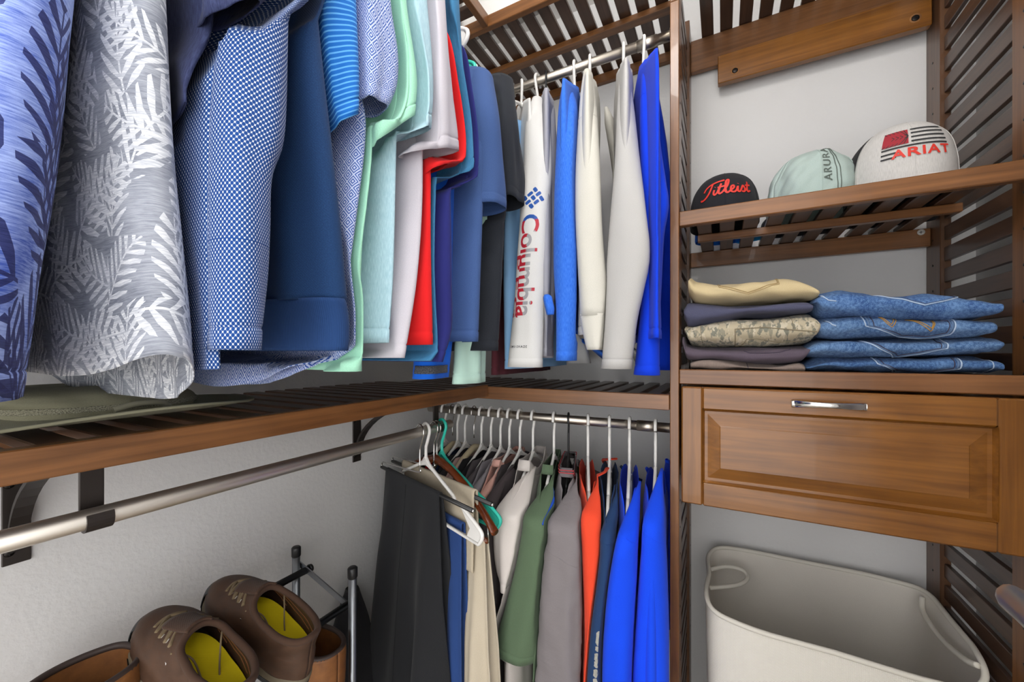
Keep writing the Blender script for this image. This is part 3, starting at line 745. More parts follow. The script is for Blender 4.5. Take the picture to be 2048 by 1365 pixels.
t, B, S = left_shirt('blue and white dotted long sleeve shirt with a stitched cuff', 'shirt', DOTS,
    [(470, -240, .013), (462, 0, .013), (452, 300, .013), (455, 560, .013), (462, 738, .013)],
    [(470, 590, -220), (466, 584, 0), (452, 582, 170), (446, 576, 262), (446, 552, 340), (446, 548, 440), (446, 546, 545), (444, 542, 620), (446, 536, 700)], sx=-0.405, seed=4, n=90, rows=90, tail=0.006, amp=(0.001, 0.004), samp=(0.001, 0.003), far=False, depth=0.028)
seam_ring(S, t, DOTS, 0.83, r=0.0009, ph=(-2.6, 2.6))
# navy knit with ribbed waistband
edge = [(642, -260, .030), (658, 0, .032), (674, 160, .034), (692, 310, .036), (710, 460, .039), (724, 606, .042)]
st = shoulder_L(body_L(edge, XE + 0.02, HW), ZS); bst = body_L([(723, 603, .0425), (728, 640, .0415), (729, 676, .041), (726, 702, .040)], XE + 0.021, HW)
shirt('navy knit pullover with a wide ribbed waistband, beside the dotted shirt', 'pullover', NAVYP, 'L', st, None, GL, name='pullover', seed=5, n=90, rows=80, amp=(0.001, 0.003), groove=0, band=(bst, NAVYR))
left_shirt('bright blue pinstriped short sleeve shirt behind the navy pullover', 'shirt', STR,
    [(640, -120, .010), (640, 60, .010), (640, 300, .010), (640, 560, .010), (640, 640, .010)],
    [(648, 712, -160), (650, 716, 0), (655, 718, 90), (662, 718, 160), (668, 714, 208), (672, 708, 238)], seed=6, xe=-0.53, half=0.18, sx=-0.42, tilt=(0, 0.9), far=False, depth=0.026, rows=44)
left_shirt('blue diamond print button shirt with a long pale shirt tail', 'shirt', GEO,
    [(700, -140, .022), (704, 100, .022), (740, 225, .020), (742, 290, .020), (728, 420, .020), (713, 540, .020), (702, 630, .020), (694, 690, .020)],
    [(690, 775, -140), (694, 790, 0), (700, 803, 75), (702, 806, 120), (704, 800, 165), (706, 780, 205)], seed=7, sx=-0.42, tail=0.062, tilt=(0, 0.2), far=False, amp=(0.002, 0.006), n=80, rows=70)
left_shirt('mint green tee with a wide sleeve, longest of the pale shirts', 'tee', MINT,
    [(756, -40, .022), (752, 200, .022), (746, 420, .026), (742, 600, .03), (745, 742, .032)],
    [(772, 806, -90), (768, 818, 20), (756, 832, 110), (748, 840, 180), (748, 839, 222), (752, 834, 258)], seed=8, sx=-0.42, tilt=(0.2, 1.0), name='tee_shirt', samp=(0.002, 0.006), swl=(0.04, 0.1))
left_shirt('pale aqua polo with a teal lined sleeve next to the mint tee', 'polo', LBLUE,
    [(806, -40, .018), (806, 180, .018), (806, 400, .02), (804, 560, .022), (796, 686, .022)],
    [(800, 850, -90), (802, 860, 50), (802, 866, 150), (804, 868, 215), (806, 868, 262)], seed=9, sx=-0.42, tilt=(0.1, 0.55), name='polo_shirt')
left_shirt('pale lilac grey polo between the aqua and red shirts', 'polo', LILAC,
    [(850, 0, .02), (854, 250, .02), (857, 420, .022), (848, 560, .024), (824, 716, .026)],
    [(838, 888, -60), (836, 898, 60), (830, 910, 160), (828, 920, 255), (830, 922, 302)], seed=10, sx=-0.42, tilt=(0.1, 0.45), name='polo_shirt')
left_shirt('bright red tee tucked between grey and indigo shirts', 'tee', RED,
    [(866, 100, .014), (868, 330, .014), (866, 560, .016), (868, 690, .018)],
    [(858, 893, 150), (854, 898, 270), (854, 896, 340)], seed=11, sx=-0.43, tilt=(0.2, 0.6), name='tee_shirt', rows=40, n=48, far=False, half=0.235)
left_shirt('teal heather tee whose sleeve hangs over the red one', 'tee', TEAL,
    [(880, 60, .014), (878, 330, .014), (872, 560, .015), (866, 722, .017)],
    [(880, 915, -40), (876, 925, 90), (874, 936, 200), (880, 943, 290), (884, 942, 330)], seed=12, sx=-0.425, tilt=(0.1, 0.3), name='tee_shirt', rows=40, n=48, far=False, half=0.235)
left_shirt('dark indigo tee behind the red and teal tees', 'tee', INDIGO,
    [(905, 100, .016), (905, 330, .017), (904, 560, .018), (905, 660, .019), (888, 724, .019)],
    [(895, 930, 160), (890, 936, 300), (890, 934, 350)], seed=13, sx=-0.43, tilt=(0.2, 0.5), name='tee_shirt', rows=40, n=48, far=False, half=0.235)
left_shirt('steel blue mesh tee facing the corner with a crossed shoulder seam', 'tee', STEEL,
    [(974, 150, .030, -.47), (980, 250, .032), (978, 420, .034), (972, 560, .036), (966, 684, .036)],
    [(952, 988, 152, -.47), (962, 1000, 230), (966, 1006, 330), (966, 1010, 390), (966, 1008, 416)], seed=14, sx=-0.43, tilt=(0.1, 0.05), name='tee_shirt', zs=CZ + 0.615, samp=(0.002, 0.005))
left_shirt('washed black tee at the corner end of the row', 'tee', BLACKT,
    [(1008, 160, .022, -.47), (1014, 300, .024), (1012, 480, .026), (1006, 600, .026), (1000, 702, .026)],
    [(998, 1026, 160, -.47), (1000, 1038, 250), (1004, 1046, 345), (1008, 1042, 405)], seed=15, sx=-0.43, tilt=(0.1, -0.1), name='tee_shirt', zs=CZ + 0.63, samp=(0.002, 0.006), crumple=0.001)
# garments that only peep out behind the row, hanging on the corner end of the back-wall rod
def peep(label, cat, mat, px0, px1, py1, ye, hl, name='shirt', seed=0):
    p0, p1 = at_y(px0, py1, ye), at_y(px1, py1, ye); x = (p0.x + p1.x) / 2; w = abs(p1.x - p0.x) / 2; half = 0.20; top = CZ + 0.61
    t = thing(name, label, cat, (x, ye + half, p0.z), 'garments peeping out at the corner')
    st = [(x, ye + half, top, half * .96, 0.009), (x, ye + half, top - .05, half, w * .7), (x, ye + half, top - .3, half, w), (x, ye + half, p0.z, half, w)]
    Loft(st, (0, -1), e=2.4, amp=(0.002, 0.005), wl=(0.04, 0.12), seed=seed, sh=(0.07, 0.3, 0.03, 0.015), groove=0.001).obj('body', mat, t, 44, 30)
    hanger('white', hl, (x, RYB, ZR2), 0.0, 'B', half=0.185)
    return t
peep('sky blue shirt sliver left of the white lettered sleeve', 'shirt', SKY, 996, 1034, 738, 0.90, 'white hanger of the sky blue shirt', seed=21)
peep('maroon garment low in the corner behind the white lettered sleeve', 'shirt', fabric('maroon_jersey', '#5b2a33'), 975, 1000, 750, 0.98, 'white hanger of the maroon garment', seed=24)
MINT2 = fabric('pale_mint_jersey', '#bfe2d4'); CNYL = fabric('cobalt_nylon', '#1463d8', kind='nylon')
left_shirt('pale mint long sleeve tee whose sleeve end nearly touches the corner shelf', 'tee', MINT2, [(962, 150, .008), (962, 400, .008), (958, 690, .008)],
    [(928, 984, 200), (924, 980, 450), (922, 976, 640), (918, 972, 766)], xe=-0.48, sx=-0.49, half=0.21, depth=0.02, far=False, name='tee_shirt', seed=22, n=40, rows=36, samp=(0.003, 0.007))
cb, _b, Sb = left_shirt('cobalt blue jacket with a dark cuff strap at the corner shelf', 'jacket', CNYL, [(906, 150, .008), (906, 400, .008), (902, 690, .008)],
    [(848, 915, 200), (844, 914, 450), (842, 914, 640), (838, 905, 757)], xe=-0.48, sx=-0.49, half=0.21, depth=0.02, far=False, name='jacket', seed=23, n=40, rows=36, samp=(0.003, 0.006))
g = Sb.geo(24, 3, t0=0.962, t1=0.985, ph=(-2.0, 0.6), off=0.0015); make('cuff_strap', g[0], g[1], fabric('dark_strap_webbing', '#32343a', '#8a8c92', 0.5, 'pique'), cb, uvs=g[2], solid=0.002)
# hangers of the row; one of them is bare and shows its rounded white end
GHL = 'hangers on the high rod along the wall'
for k, (nm, o) in enumerate(LEFT): hanger('teal' if 'steel' in nm else 'white', ('teal' if 'steel' in nm else 'white') + ' plastic hanger inside the ' + nm, (RXL, o, ZR2), 0.0, 'L', group=GHL, half=0.19)
hanger('white', 'bare white plastic hanger with its end showing beside the steel blue tee', (RXL, 0.662, ZR2), 0.0, 'L', group=GHL, half=0.228)
# ---------------------------------------------------------------- long sleeve shirts on the high rod of the back wall
GB = 'long sleeve shirts under the high shelf'
def body_B(x, ye, zs, zb, b, half=0.23, x2=None):
    """garment body on a back-wall rod: near end at depth ye, shoulders zs, hem zb"""
    cy = ye + half; x2 = x if x2 is None else x2
    m = lambda t: x + (x2 - x) * t
    return [(m(0), cy, zs, half * .96, 0.009), (m(0), cy, zs - 0.05, half, b * .75), (m(.3), cy, zs + (zb - zs) * .3, half, b), (m(.65), cy, zs + (zb - zs) * .65, half * 1.01, b), (m(1), cy, zb, half * 1.02, b)]
def back_shirt(label, cat, mat, sleeve, plane=0.87, zb=CZ + 0.0, b=0.020, depth=0.026, hang='white', hl='', bx=0.0, group=GB, zr=ZR2, yaw=0.0, zs=None, half=0.225, flip=1, hx=None, **k):
    sleeve = [(r[0], r[1], r[2], plane + (0.11, 0.04, 0.012)[i] if i < 3 else plane) for i, r in enumerate(sleeve)]
    ss = sleeve_st(plane, sleeve, 'B', depth); ss[0] = ss[0][:3] + (0.02, ss[0][4])
    x0 = hx if hx is not None else ss[0][0] + bx; z0 = zs if zs is not None else CZ + 0.640
    yaw = math.atan2(ss[3][0] - x0, RYB - plane); A = (math.sin(yaw), -math.cos(yaw))
    bs = body_B(x0, RYB - half, z0, zb, b, half)
    r = shirt(label, cat, mat, 'B', bs, capped(ss, 'B', 0.012, 0.004), group, sh=(0.07, 0.5, 0.03, 0.015), ax=A, **k)
    if hang: hanger(hang, hl, (x0, RYB, zr), yaw, 'B', flip=flip, half=0.185)
    return r
WHT = fabric('white_sun_shirt_knit', '#d4d3d1', '#dddcda', 0.4, bump=0.15); CREAM = fabric('cream_fleece', '#cdcac0', '#d7d4cb', 0.5)
LGREY = fabric('light_grey_jersey', '#b6b4b2', '#bfbdba', 0.4, bump=0.15); MGREY = fabric('mid_grey_jersey', '#9b9ba4', '#aaaab2', 0.4)
t, B, S = back_shirt('white sun shirt with red and blue lettering down the sleeve', 'shirt', WHT,
    [(1062, 1080, 193), (1047, 1093, 240), (1041, 1099, 345), (1036, 1092, 430), (1026, 1086, 560), (1018, 1083, 650), (1010, 1080, 735)], seed=31,
    hl='white plastic hanger inside the lettered white sun shirt', hx=xb_at(1043, RYB), n=64, rows=60, samp=(0.0005, 0.0015), zb=CZ + 0.03)
def sleeve_decal(name, S, geo, t0, phi0, mat, par, sx=1, rot=True, off=0.0016):
    """lettering laid onto a sleeve: text runs down the sleeve"""
    V, F = geo; c = S.stat(np.array([t0]))[0]; r = max(c[4], 1e-3)
    if rot: dz, du = V[:, 0], V[:, 1]
    else: dz, du = -V[:, 1], V[:, 0]
    tt = t0 + dz / S.L
    bb = S.stat(np.clip(tt, 0, 1))[:, 4]
    P = S.p(phi0 + np.arcsin(np.clip(du / bb, -0.97, 0.97)), tt, off)
    return make(name, P, F, mat, par, smooth=False)
PRR = plain('red_print', '#b21f33', 0.6); PRB = plain('blue_print', '#1b4fa0', 0.6); PRG = plain('silver_print', '#9b9a9e', 0.5); PRK = plain('dark_print', '#3a3a3d', 0.6)
def t_of(S, py, pl):
    T = np.linspace(0, 1, 200); return float(np.interp(-(at_y(1060, py, pl).z), -S.stat(T)[:, 2], T))
V, F = textgeo('Columbia', 0.075, 0.0012, 0, 0.95); V = V * np.array([0.245 / (V[:, 0].max() - V[:, 0].min()), 0.78]); V, F = refine(V, F, 0.006)
def split(V, F, keep): return V, [f for f in F if keep(V[list(f)].mean(0))]
x0 = V[:, 0].min(); ym = (V[:, 1].min() + V[:, 1].max()) / 2; isC = lambda c: c[0] < x0 + 0.040
tC = t_of(S, 533, 0.87)
sleeve_decal('sleeve_lettering', S, split(V, F, lambda c: isC(c) and c[0] < x0 + 0.013), tC, -0.05, PRB, t)
sleeve_decal('sleeve_lettering', S, split(V, F, lambda c: (isC(c) and c[0] >= x0 + 0.013) or (not isC(c) and (c[1] < ym - 0.003 or c[1] > ym + 0.014))), tC, -0.05, PRR, t)
sleeve_decal('sleeve_lettering', S, split(V, F, lambda c: not isC(c) and ym - 0.003 <= c[1] <= ym + 0.014), tC, -0.05, PRG, t)
V, F = textgeo('PFG', 0.055, 0.0008, 0, 1.35); V = V * np.array([0.150 / (V[:, 0].max() - V[:, 0].min()), 0.55]); V, F = refine(V, F, 0.005)
sleeve_decal('sleeve_lettering', S, split(V, F, lambda c: c[1] >= -0.006), t_of(S, 572, 0.87), -0.85, PRR, t); sleeve_decal('sleeve_lettering', S, split(V, F, lambda c: c[1] < -0.006), t_of(S, 572, 0.87), -0.85, PRG, t)
V, F = textgeo('OMNI-SHADE', 0.012, 0.0002, 0, 1.3); V = V * np.array([0.044 / (V[:, 0].max() - V[:, 0].min()), 0.7]); V, F = refine(V, F, 0.004)
sleeve_decal('hem_lettering', S, (V, F), t_of(S, 694, 0.87), -0.25, PRK, t, rot=False)
# woven diamond emblem: nine rounded bars in a tilted block
V, F = [], []
for i in range(3):
    for j in range(3):
        cx, cy = (i - 1) * 0.0125, (j - 1) * 0.0125; wx, wy = (0.0058, 0.0038) if (i + j) % 2 == 0 else (0.0038, 0.0058)
        q = []
        for k in range(16):
            a = 2 * math.pi * k / 16; q.append((cx + wx * np.sign(math.cos(a)) * abs(math.cos(a)) ** .5, cy + wy * np.sign(math.sin(a)) * abs(math.sin(a)) ** .5))
        F.append(tuple(range(len(V), len(V) + 16))); V += q
V = np.array(V); a = 0.62; V = V @ np.array([[math.cos(a), math.sin(a)], [-math.sin(a), math.cos(a)]])
sleeve_decal('sleeve_emblem', S, refine(V * 1.12, F, 0.004), t_of(S, 400, 0.87), 0.15, PRB, t)
back_shirt('mid grey tee on a black hanger behind the lettered white shirt', 'shirt', MGREY,
    [(1090, 1104, 205), (1082, 1108, 280), (1080, 1110, 400), (1078, 1106, 560), (1076, 1100, 716)], plane=0.93, seed=32, hang='black', hl='thin black hanger holding the mid grey tee', hx=xb_at(1092, RYB), zb=CZ - 0.01, rows=36, n=40, far=False, b=.016)
ROY = back_shirt('royal blue heather long sleeve tee with a knotted cuff', 'tee', ROYALH,
    [(1119, 1138, 171), (1111, 1150, 215), (1106, 1152, 300), (1100, 1153, 430), (1098, 1154, 540), (1104, 1152, 620), (1108, 1146, 722)], seed=33, name='tee_shirt',
    hl='white plastic hanger holding the royal blue heather tee', hx=xb_at(1149, RYB), zb=CZ + 0.06, samp=(0.002, 0.005), swl=(0.05, 0.14))
kp = at_y(1094, 604, 0.855)
KN = Loft([(kp.x, kp.y, kp.z + 0.016, 0.003, 0.003), (kp.x, kp.y, kp.z + 0.012, 0.009, 0.008), (kp.x + .002, kp.y, kp.z, 0.010, 0.009), (kp.x + 0.006, kp.y, kp.z - 0.016, 0.010, 0.009), (kp.x + .008, kp.y, kp.z - 0.03, 0.008, 0.006)], amp=(0.002, 0.002), wl=(0.012, 0.03), seed=5)
KN.obj('knotted_cuff', ROYALH, ROY[0], 24, 16)
cr_cuff = sleeve_st(0.865, [(1156, 1212, 628), (1160, 1213, 655), (1166, 1213, 685), (1170, 1212, 700)], 'B', 0.022)
CRM = back_shirt('cream crewneck sweatshirt with ribbed cuffs', 'sweatshirt', CREAM,
    [(1164, 1182, 136), (1154, 1194, 220), (1148, 1200, 330), (1147, 1203, 440), (1150, 1207, 540), (1156, 1213, 632)], seed=34, name='sweatshirt', cuff=cr_cuff,
    hl='white plastic hanger holding the cream sweatshirt', hx=xb_at(1180, RYB), zb=CZ + 0.04, samp=(0.002, 0.005), swl=(0.05, 0.14), sgroove=0)
back_shirt('light grey long sleeve tee with a bent elbow', 'tee', LGREY,
    [(1240, 1252, 128), (1233, 1264, 200), (1226, 1277, 320), (1216, 1290, 430), (1209, 1299, 512), (1207, 1288, 570), (1203, 1272, 640), (1196, 1259, 738)], seed=35, name='tee_shirt',
    hl='white plastic hanger holding the light grey tee', hx=xb_at(1247, RYB), zb=CZ + 0.02, samp=(0.002, 0.005), swl=(0.05, 0.14))
CBL = back_shirt('cobalt blue long sleeve tee beside the tower, on the high rod', 'tee', COB,
    [(1286, 1300, 118), (1279, 1309, 190), (1280, 1318, 290), (1283, 1330, 370), (1286, 1336, 408), (1285, 1326, 470), (1278, 1322, 600), (1266, 1323, 751)], plane=0.93, seed=36, name='tee_shirt', b=0.014,
    hl='white plastic hanger holding the cobalt tee beside the tower', hx=xb_at(1287, RYB), zb=CZ + 0.03, samp=(0.002, 0.005), swl=(0.05, 0.14))

seam_ring(CRM[2], CRM[0], CREAM, 0.30, r=.0013); seam_ring(CBL[2], CBL[0], COB, 0.20); seam_ring(ROY[2], ROY[0], ROYALH, 0.22); seam_ring(S, t, WHT, 0.17)
# ---------------------------------------------------------------- the low rod of the back wall
GW = 'shirts on the low rod'; ZL = CZ - 0.194
def low_shirt(label, cat, mat, hook_px, sleeve=None, hang='white', hl='', plane=0.875, zs=CZ - 0.352, zb=CZ - 0.95, b=0.028, yaw=0.0, sh=(0.098, 0.56, 0.040, 0.014, 1), half=0.215, depth=0.03, **k):
    x = xb_at(hook_px, RYB); zs = CZ - 0.384; ss = None
    if sleeve:
        ss = sleeve_st(plane, [r for r in sleeve if r[2] >= 1040], 'B', depth); yaw = math.atan2(ss[0][0] - x, RYB - plane)
        x_, y_, z_, a_, b_ = ss[0]
        if z_ < zs - 0.03: ss = [(x_, y_, zs - 0.02, a_, b_ * .92)] + ss
    hanger(hang, hl, (x, RYB, ZL), yaw, 'B', flip=-1, half=0.182, nk=-0.105)
    if ss is None:
        xo = x + math.tan(yaw) * (RYB - plane)
        ss = [(xo, plane + 0.004, zs - 0.02, 0.028, 0.016), (xo, plane, zs - 0.09, 0.032, 0.020), (xo - .004, plane - 0.002, zs - 0.18, 0.034, 0.024), (xo - .006, plane - 0.004, zs - 0.27, 0.036, 0.024)]
    bs = body_B(x, RYB - half, zs, zb, b, half)
    return shirt(label, cat, mat, 'B', bs, capped(ss, 'B', 0.14, 0.078), GW, sh=sh, ax=(math.sin(yaw), -math.cos(yaw)), **k)
def collar(t, B, mat, h=0.03, name='collar', lean=0.004):
    """stand-up collar around the neck opening of a body"""
    ph = np.linspace(-math.pi, math.pi, 49)[:-1]
    # walk round the neck hole only: clamp the loop to the neck half width
    c = B.stat(np.array([0.0]))[0]; a = c[3]; nk = B.sh[0] * 1.02
    ang = np.linspace(0, 2 * math.pi, 41)[:-1]; xl = nk * np.cos(ang)
    phi = np.where(np.sin(ang) >= 0, np.arccos(np.clip(np.sign(xl) * np.abs(xl / a) ** (B.e / 2), -1, 1)), -np.arccos(np.clip(np.sign(xl) * np.abs(xl / a) ** (B.e / 2), -1, 1)))
    P0 = B.p(phi, 0.0, 0.0005); n = len(phi)
    ctr = P0.mean(0); rows = [P0 - np.array([0, 0, 0.006])]
    for q in (0.35, 0.8, 1.0):
        R = P0.copy(); R[:, :2] = ctr[:2] + (P0[:, :2] - ctr[:2]) * (1 - 0.10 * q); R[:, 2] += h * q; rows.append(R)
    V = np.concatenate(rows); F = []
    for r in range(3):
        for k in range(n): F.append((r * n + k, r * n + (k + 1) % n, r * n + n + (k + 1) % n, r * n + n + k))
    uv = np.stack([np.tile(np.linspace(0, 0.4, n), 4), np.repeat([0, .01, .025, .03], n)], 1)
    return make(name, V, F, mat, t, uvs=uv, solid=0.0018)
CHAR = fabric('charcoal_jersey', '#3b3a3f', '#4a494e', 0.4); BLK = fabric('black_jersey', '#1f1f22', '#2b2b2f', 0.4)
ROSE = fabric('rose_beige_jersey', '#c8aaa4', '#d6bbb4', 0.4); PINK = fabric('dusty_pink_jersey', '#cf9f92', '#dcb0a4', 0.4)
BROWN = fabric('dark_brown_jersey', '#40383a', '#524a4b', 0.4); STONE = fabric('stone_white_jacket', '#d2cac5', '#dcd5d0', 0.4, bump=0.1)
GREEN = fabric('sage_green_softshell', '#586c53', '#65795f', 0.4); GREYN = fabric('grey_crinkle_nylon', '#807a7c', '#8a8486', 0.3, 'nylon', bump=0.5)
ORNG = fabric('orange_red_jersey', '#ef4a2c', '#f45b3d', 0.3); NAVY2 = fabric('navy_jersey', '#1f3a63', '#294672', 0.4); COB2 = fabric('royal_cobalt_jersey', '#0c48ec', '#1d58f5', 0.3)
DGREY = fabric('dark_grey_jersey', '#5b5558', '#696366', 0.4); GREY3 = fabric('soft_grey_jersey', '#918c92', '#9f9aa0', 0.4); NVB = fabric('night_blue_jersey', '#23304c')
yw = 0.10
low_shirt('black tee on the hanger deepest in the corner', 'tee', BLK, 889, None, 'white', 'white hanger deepest in the corner of the low rod', seed=41, rows=30, n=40, yaw=yw, b=.014, far=False, name='tee_shirt')
low_shirt('red tee on the first cream wooden hanger from the corner', 'tee', RED, 905, None, 'cream', 'cream wooden hanger nearest the corner', seed=42, rows=30, n=40, yaw=yw, b=.012, far=False, name='tee_shirt')
low_shirt('night blue tee behind the charcoal one near the corner', 'tee', NVB, 915, None, 'white', 'white hanger between the cream hangers, nearer the corner', seed=43, rows=30, n=40, yaw=yw, b=.012, far=False, name='tee_shirt')
low_shirt('charcoal shirt with a red collar near the corner', 'shirt', CHAR, 930, None, 'white', 'white hanger just before the second cream hanger', seed=44, rows=30, n=40, yaw=yw, b=.015, far=False)
low_shirt('rose beige tee on the second cream wooden hanger', 'tee', ROSE, 948, None, 'cream', 'cream wooden hanger among the white ones, further from the corner', seed=45, rows=30, n=40, yaw=yw, b=.013, far=False, name='tee_shirt')
low_shirt('black crew tee between rose and dark grey shirts', 'tee', BLK, 963, None, 'white', 'white hanger right after the second cream hanger', seed=46, rows=30, n=40, yaw=yw, b=.015, far=False, name='tee_shirt')
low_shirt('dark grey tee between the black and soft grey tees', 'tee', DGREY, 982, None, 'white', 'white hanger of the dark grey tee', seed=47, rows=30, n=40, yaw=yw, b=.015, far=False, name='tee_shirt')
low_shirt('soft grey tee left of the dusty pink one', 'tee', GREY3, 1001, None, 'white', 'white hanger of the soft grey tee', seed=48, rows=30, n=40, yaw=yw, b=.017, far=False, name='tee_shirt')
tp, Bp, Sp = low_shirt('dusty pink pullover with a ribbed collar', 'pullover', PINK, 1019, None, 'white', 'white hanger of the dusty pink pullover', seed=49, rows=36, n=48, yaw=yw, b=.018, far=False, name='pullover')
collar(tp, Bp, PINK, 0.012)
low_shirt('dark brown tee hidden behind the stone white jacket', 'tee', BROWN, 1040, None, 'white', 'white hanger of the dark brown tee', seed=50, rows=30, n=40, yaw=0.06, b=.016, far=False, name='tee_shirt')
tp, Bp, Sp = low_shirt('stone white zip jacket with a gathered sleeve end', 'jacket', STONE, 1066,
    [(1000, 1050, 940), (988, 1052, 985), (982, 1050, 1050), (984, 1040, 1110), (992, 1030, 1160), (998, 1022, 1180)], 'white', 'white hanger of the stone white jacket', seed=51, name='jacket', yaw=0.06, samp=(0.002, 0.004), b=.028, plane=0.87, zs=CZ - 0.30, depth=0.034)
collar(tp, Bp, STONE, 0.022)
tp, Bp, Sp = low_shirt('sage green pullover with a blue zip at the neck', 'pullover', GREEN, 1108,
    [(1062, 1106, 945), (1052, 1116, 995), (1040, 1112, 1070), (1026, 1106, 1150), (1008, 1096, 1220), (990, 1080, 1285), (984, 1068, 1318)], 'white', 'white hanger of the sage green pullover', seed=52, name='pullover', n=64, rows=56, samp=(0.002, 0.005), swl=(0.05, 0.14), b=.034, plane=0.87, zs=CZ - 0.297, yaw=0.03, depth=0.034)
collar(tp, Bp, GREEN, 0.018)
pz = [Vector(p) for p in Sp.p(np.linspace(1.0, 0.45, 14), np.linspace(0.10, 0.31, 14), 0.002)]
pipe('neck_zip', pz, 0.0034, plain('blue_zip_tape', '#1b4fc0', 0.5), tp, 8)
tp, Bp, Sp = low_shirt('grey crinkled windbreaker with a red striped collar', 'jacket', GREYN, 1137,
    [(1112, 1150, 960), (1098, 1158, 1020), (1088, 1163, 1090), (1080, 1163, 1160), (1074, 1162, 1240), (1066, 1160, 1365), (1062, 1160, 1460)], 'black', 'black hanger of the grey crinkled windbreaker', seed=53, name='windbreaker', n=64, rows=60, samp=(0.002, 0.004), b=.034, plane=0.865, zs=CZ - 0.297, scr=0.0026, crumple=0.0022)
seam_ring(Sp, tp, GREYN, 0.36, r=.0012, slant=.03)
cg = collar(tp, Bp, fabric('grey_rib_collar', '#7f787b', kind='rib'), 0.016)
for k, q in enumerate((0.006, 0.013)):
    c = Bp.stat(np.array([0.0]))[0]; xl = Bp.sh[0] * 1.03 * np.cos(np.linspace(0, 2 * math.pi, 49)[:-1]); an = np.linspace(0, 2 * math.pi, 49)[:-1]
    ph = np.where(np.sin(an) >= 0, 1, -1) * np.arccos(np.clip(np.sign(xl) * np.abs(xl / c[3]) ** (Bp.e / 2), -1, 1))
    P = Bp.p(ph, 0.0, 0.0022); P[:, 2] += q; pipe('collar_stripe', [Vector(p) for p in P], 0.0014, plain('red_knit_stripe', '#b8444a', 0.8), tp, 6, closed=True)
low_shirt('orange red tee between the grey windbreaker and the navy tee', 'tee', ORNG, 1176,
    [(1162, 1192, 975), (1158, 1202, 1040), (1160, 1207, 1120), (1164, 1208, 1220), (1164, 1206, 1300), (1160, 1200, 1365), (1158, 1196, 1440)], 'white', 'white hanger of the orange red tee', seed=54, name='tee_shirt', samp=(0.003, 0.006), swl=(0.05, 0.14), b=.020, plane=0.885, zs=CZ - 0.305, depth=0.022)
tn, Bn, Sn = low_shirt('navy tee with white lettering between orange and cobalt tees', 'tee', NAVY2, 1219,
    [(1210, 1222, 968), (1206, 1226, 1030), (1198, 1229, 1110), (1190, 1226, 1180), (1180, 1220, 1260), (1172, 1212, 1365), (1168, 1206, 1440)], 'white', 'white hanger of the navy lettered tee', seed=55, name='tee_shirt', samp=(0.0005, 0.002), b=.014, plane=0.87, zs=CZ - 0.303, depth=0.026)
tc, Bc, Sc = low_shirt('cobalt blue long sleeve tee with a small white mark, on the low rod', 'tee', COB2, 1259,
    [(1248, 1268, 958), (1240, 1274, 1020), (1230, 1274, 1080), (1218, 1272, 1150), (1206, 1268, 1240), (1196, 1264, 1340), (1192, 1262, 1440)], 'white', 'white hanger of the cobalt tee with a small white mark', seed=56, name='tee_shirt', samp=(0.003, 0.006), swl=(0.05, 0.14), b=.022, plane=0.865, zs=CZ - 0.297)
td, Bd, Sd = low_shirt('bright royal blue long sleeve tee against the tower, on the low rod', 'tee', COB2, 1311,
    [(1286, 1322, 985), (1280, 1328, 1050), (1274, 1332, 1120), (1270, 1334, 1200), (1268, 1335, 1300), (1266, 1335, 1400), (1266, 1334, 1470)], 'white', 'white hanger against the tower on the low rod', seed=57, name='tee_shirt', samp=(0.003, 0.007), swl=(0.05, 0.14), b=.026, plane=0.885, zs=CZ - 0.312)

seam_ring(Sd, td, COB2, 0.30, slant=.03); seam_ring(Sc, tc, COB2, 0.27, slant=.03); seam_ring(Sn, tn, NAVY2, 0.30)
# cracked pale print, mostly hidden by the next sleeve: only blobs of it can be seen
V, F = [], []
for (py, l, w) in ((1220, 0.017, 0.0045), (1241, 0.006, 0.004), (1258, 0.010, 0.0045), (1272, 0.008, 0.004), (1290, 0.010, 0.0042), (1308, 0.009, 0.004), (1328, 0.005, 0.002)):
    c = (py - 1270) * 0.00112; F.append(tuple(range(len(V), len(V) + 14))); V += [(c + l * math.cos(a), w * math.sin(a) * (1 + .25 * math.sin(5 * a))) for a in np.linspace(0, 2 * math.pi, 15)[:-1]]
V, F = refine(np.array(V), F, 0.005)
sleeve_decal('sleeve_print', Sn, (V, F), t_of(Sn, 1270, 0.87), 0.05, plain('cracked_white_print', '#b9b7ac', 0.8, var=0.3, scale=220), tn)
V, F = textgeo('Ac', 0.026, 0.0006); V, F = refine(V, F, 0.005)
P0 = Bc.p(np.arccos(np.clip((0.12 + V[:, 0]) / 0.215, -1, 1) ** 1.2), 0.16 - V[:, 1] / Bc.L, 0.0012); make('chest_print', P0, F, plain('pale_print', '#c9cbd6', 0.7), tc, smooth=False)
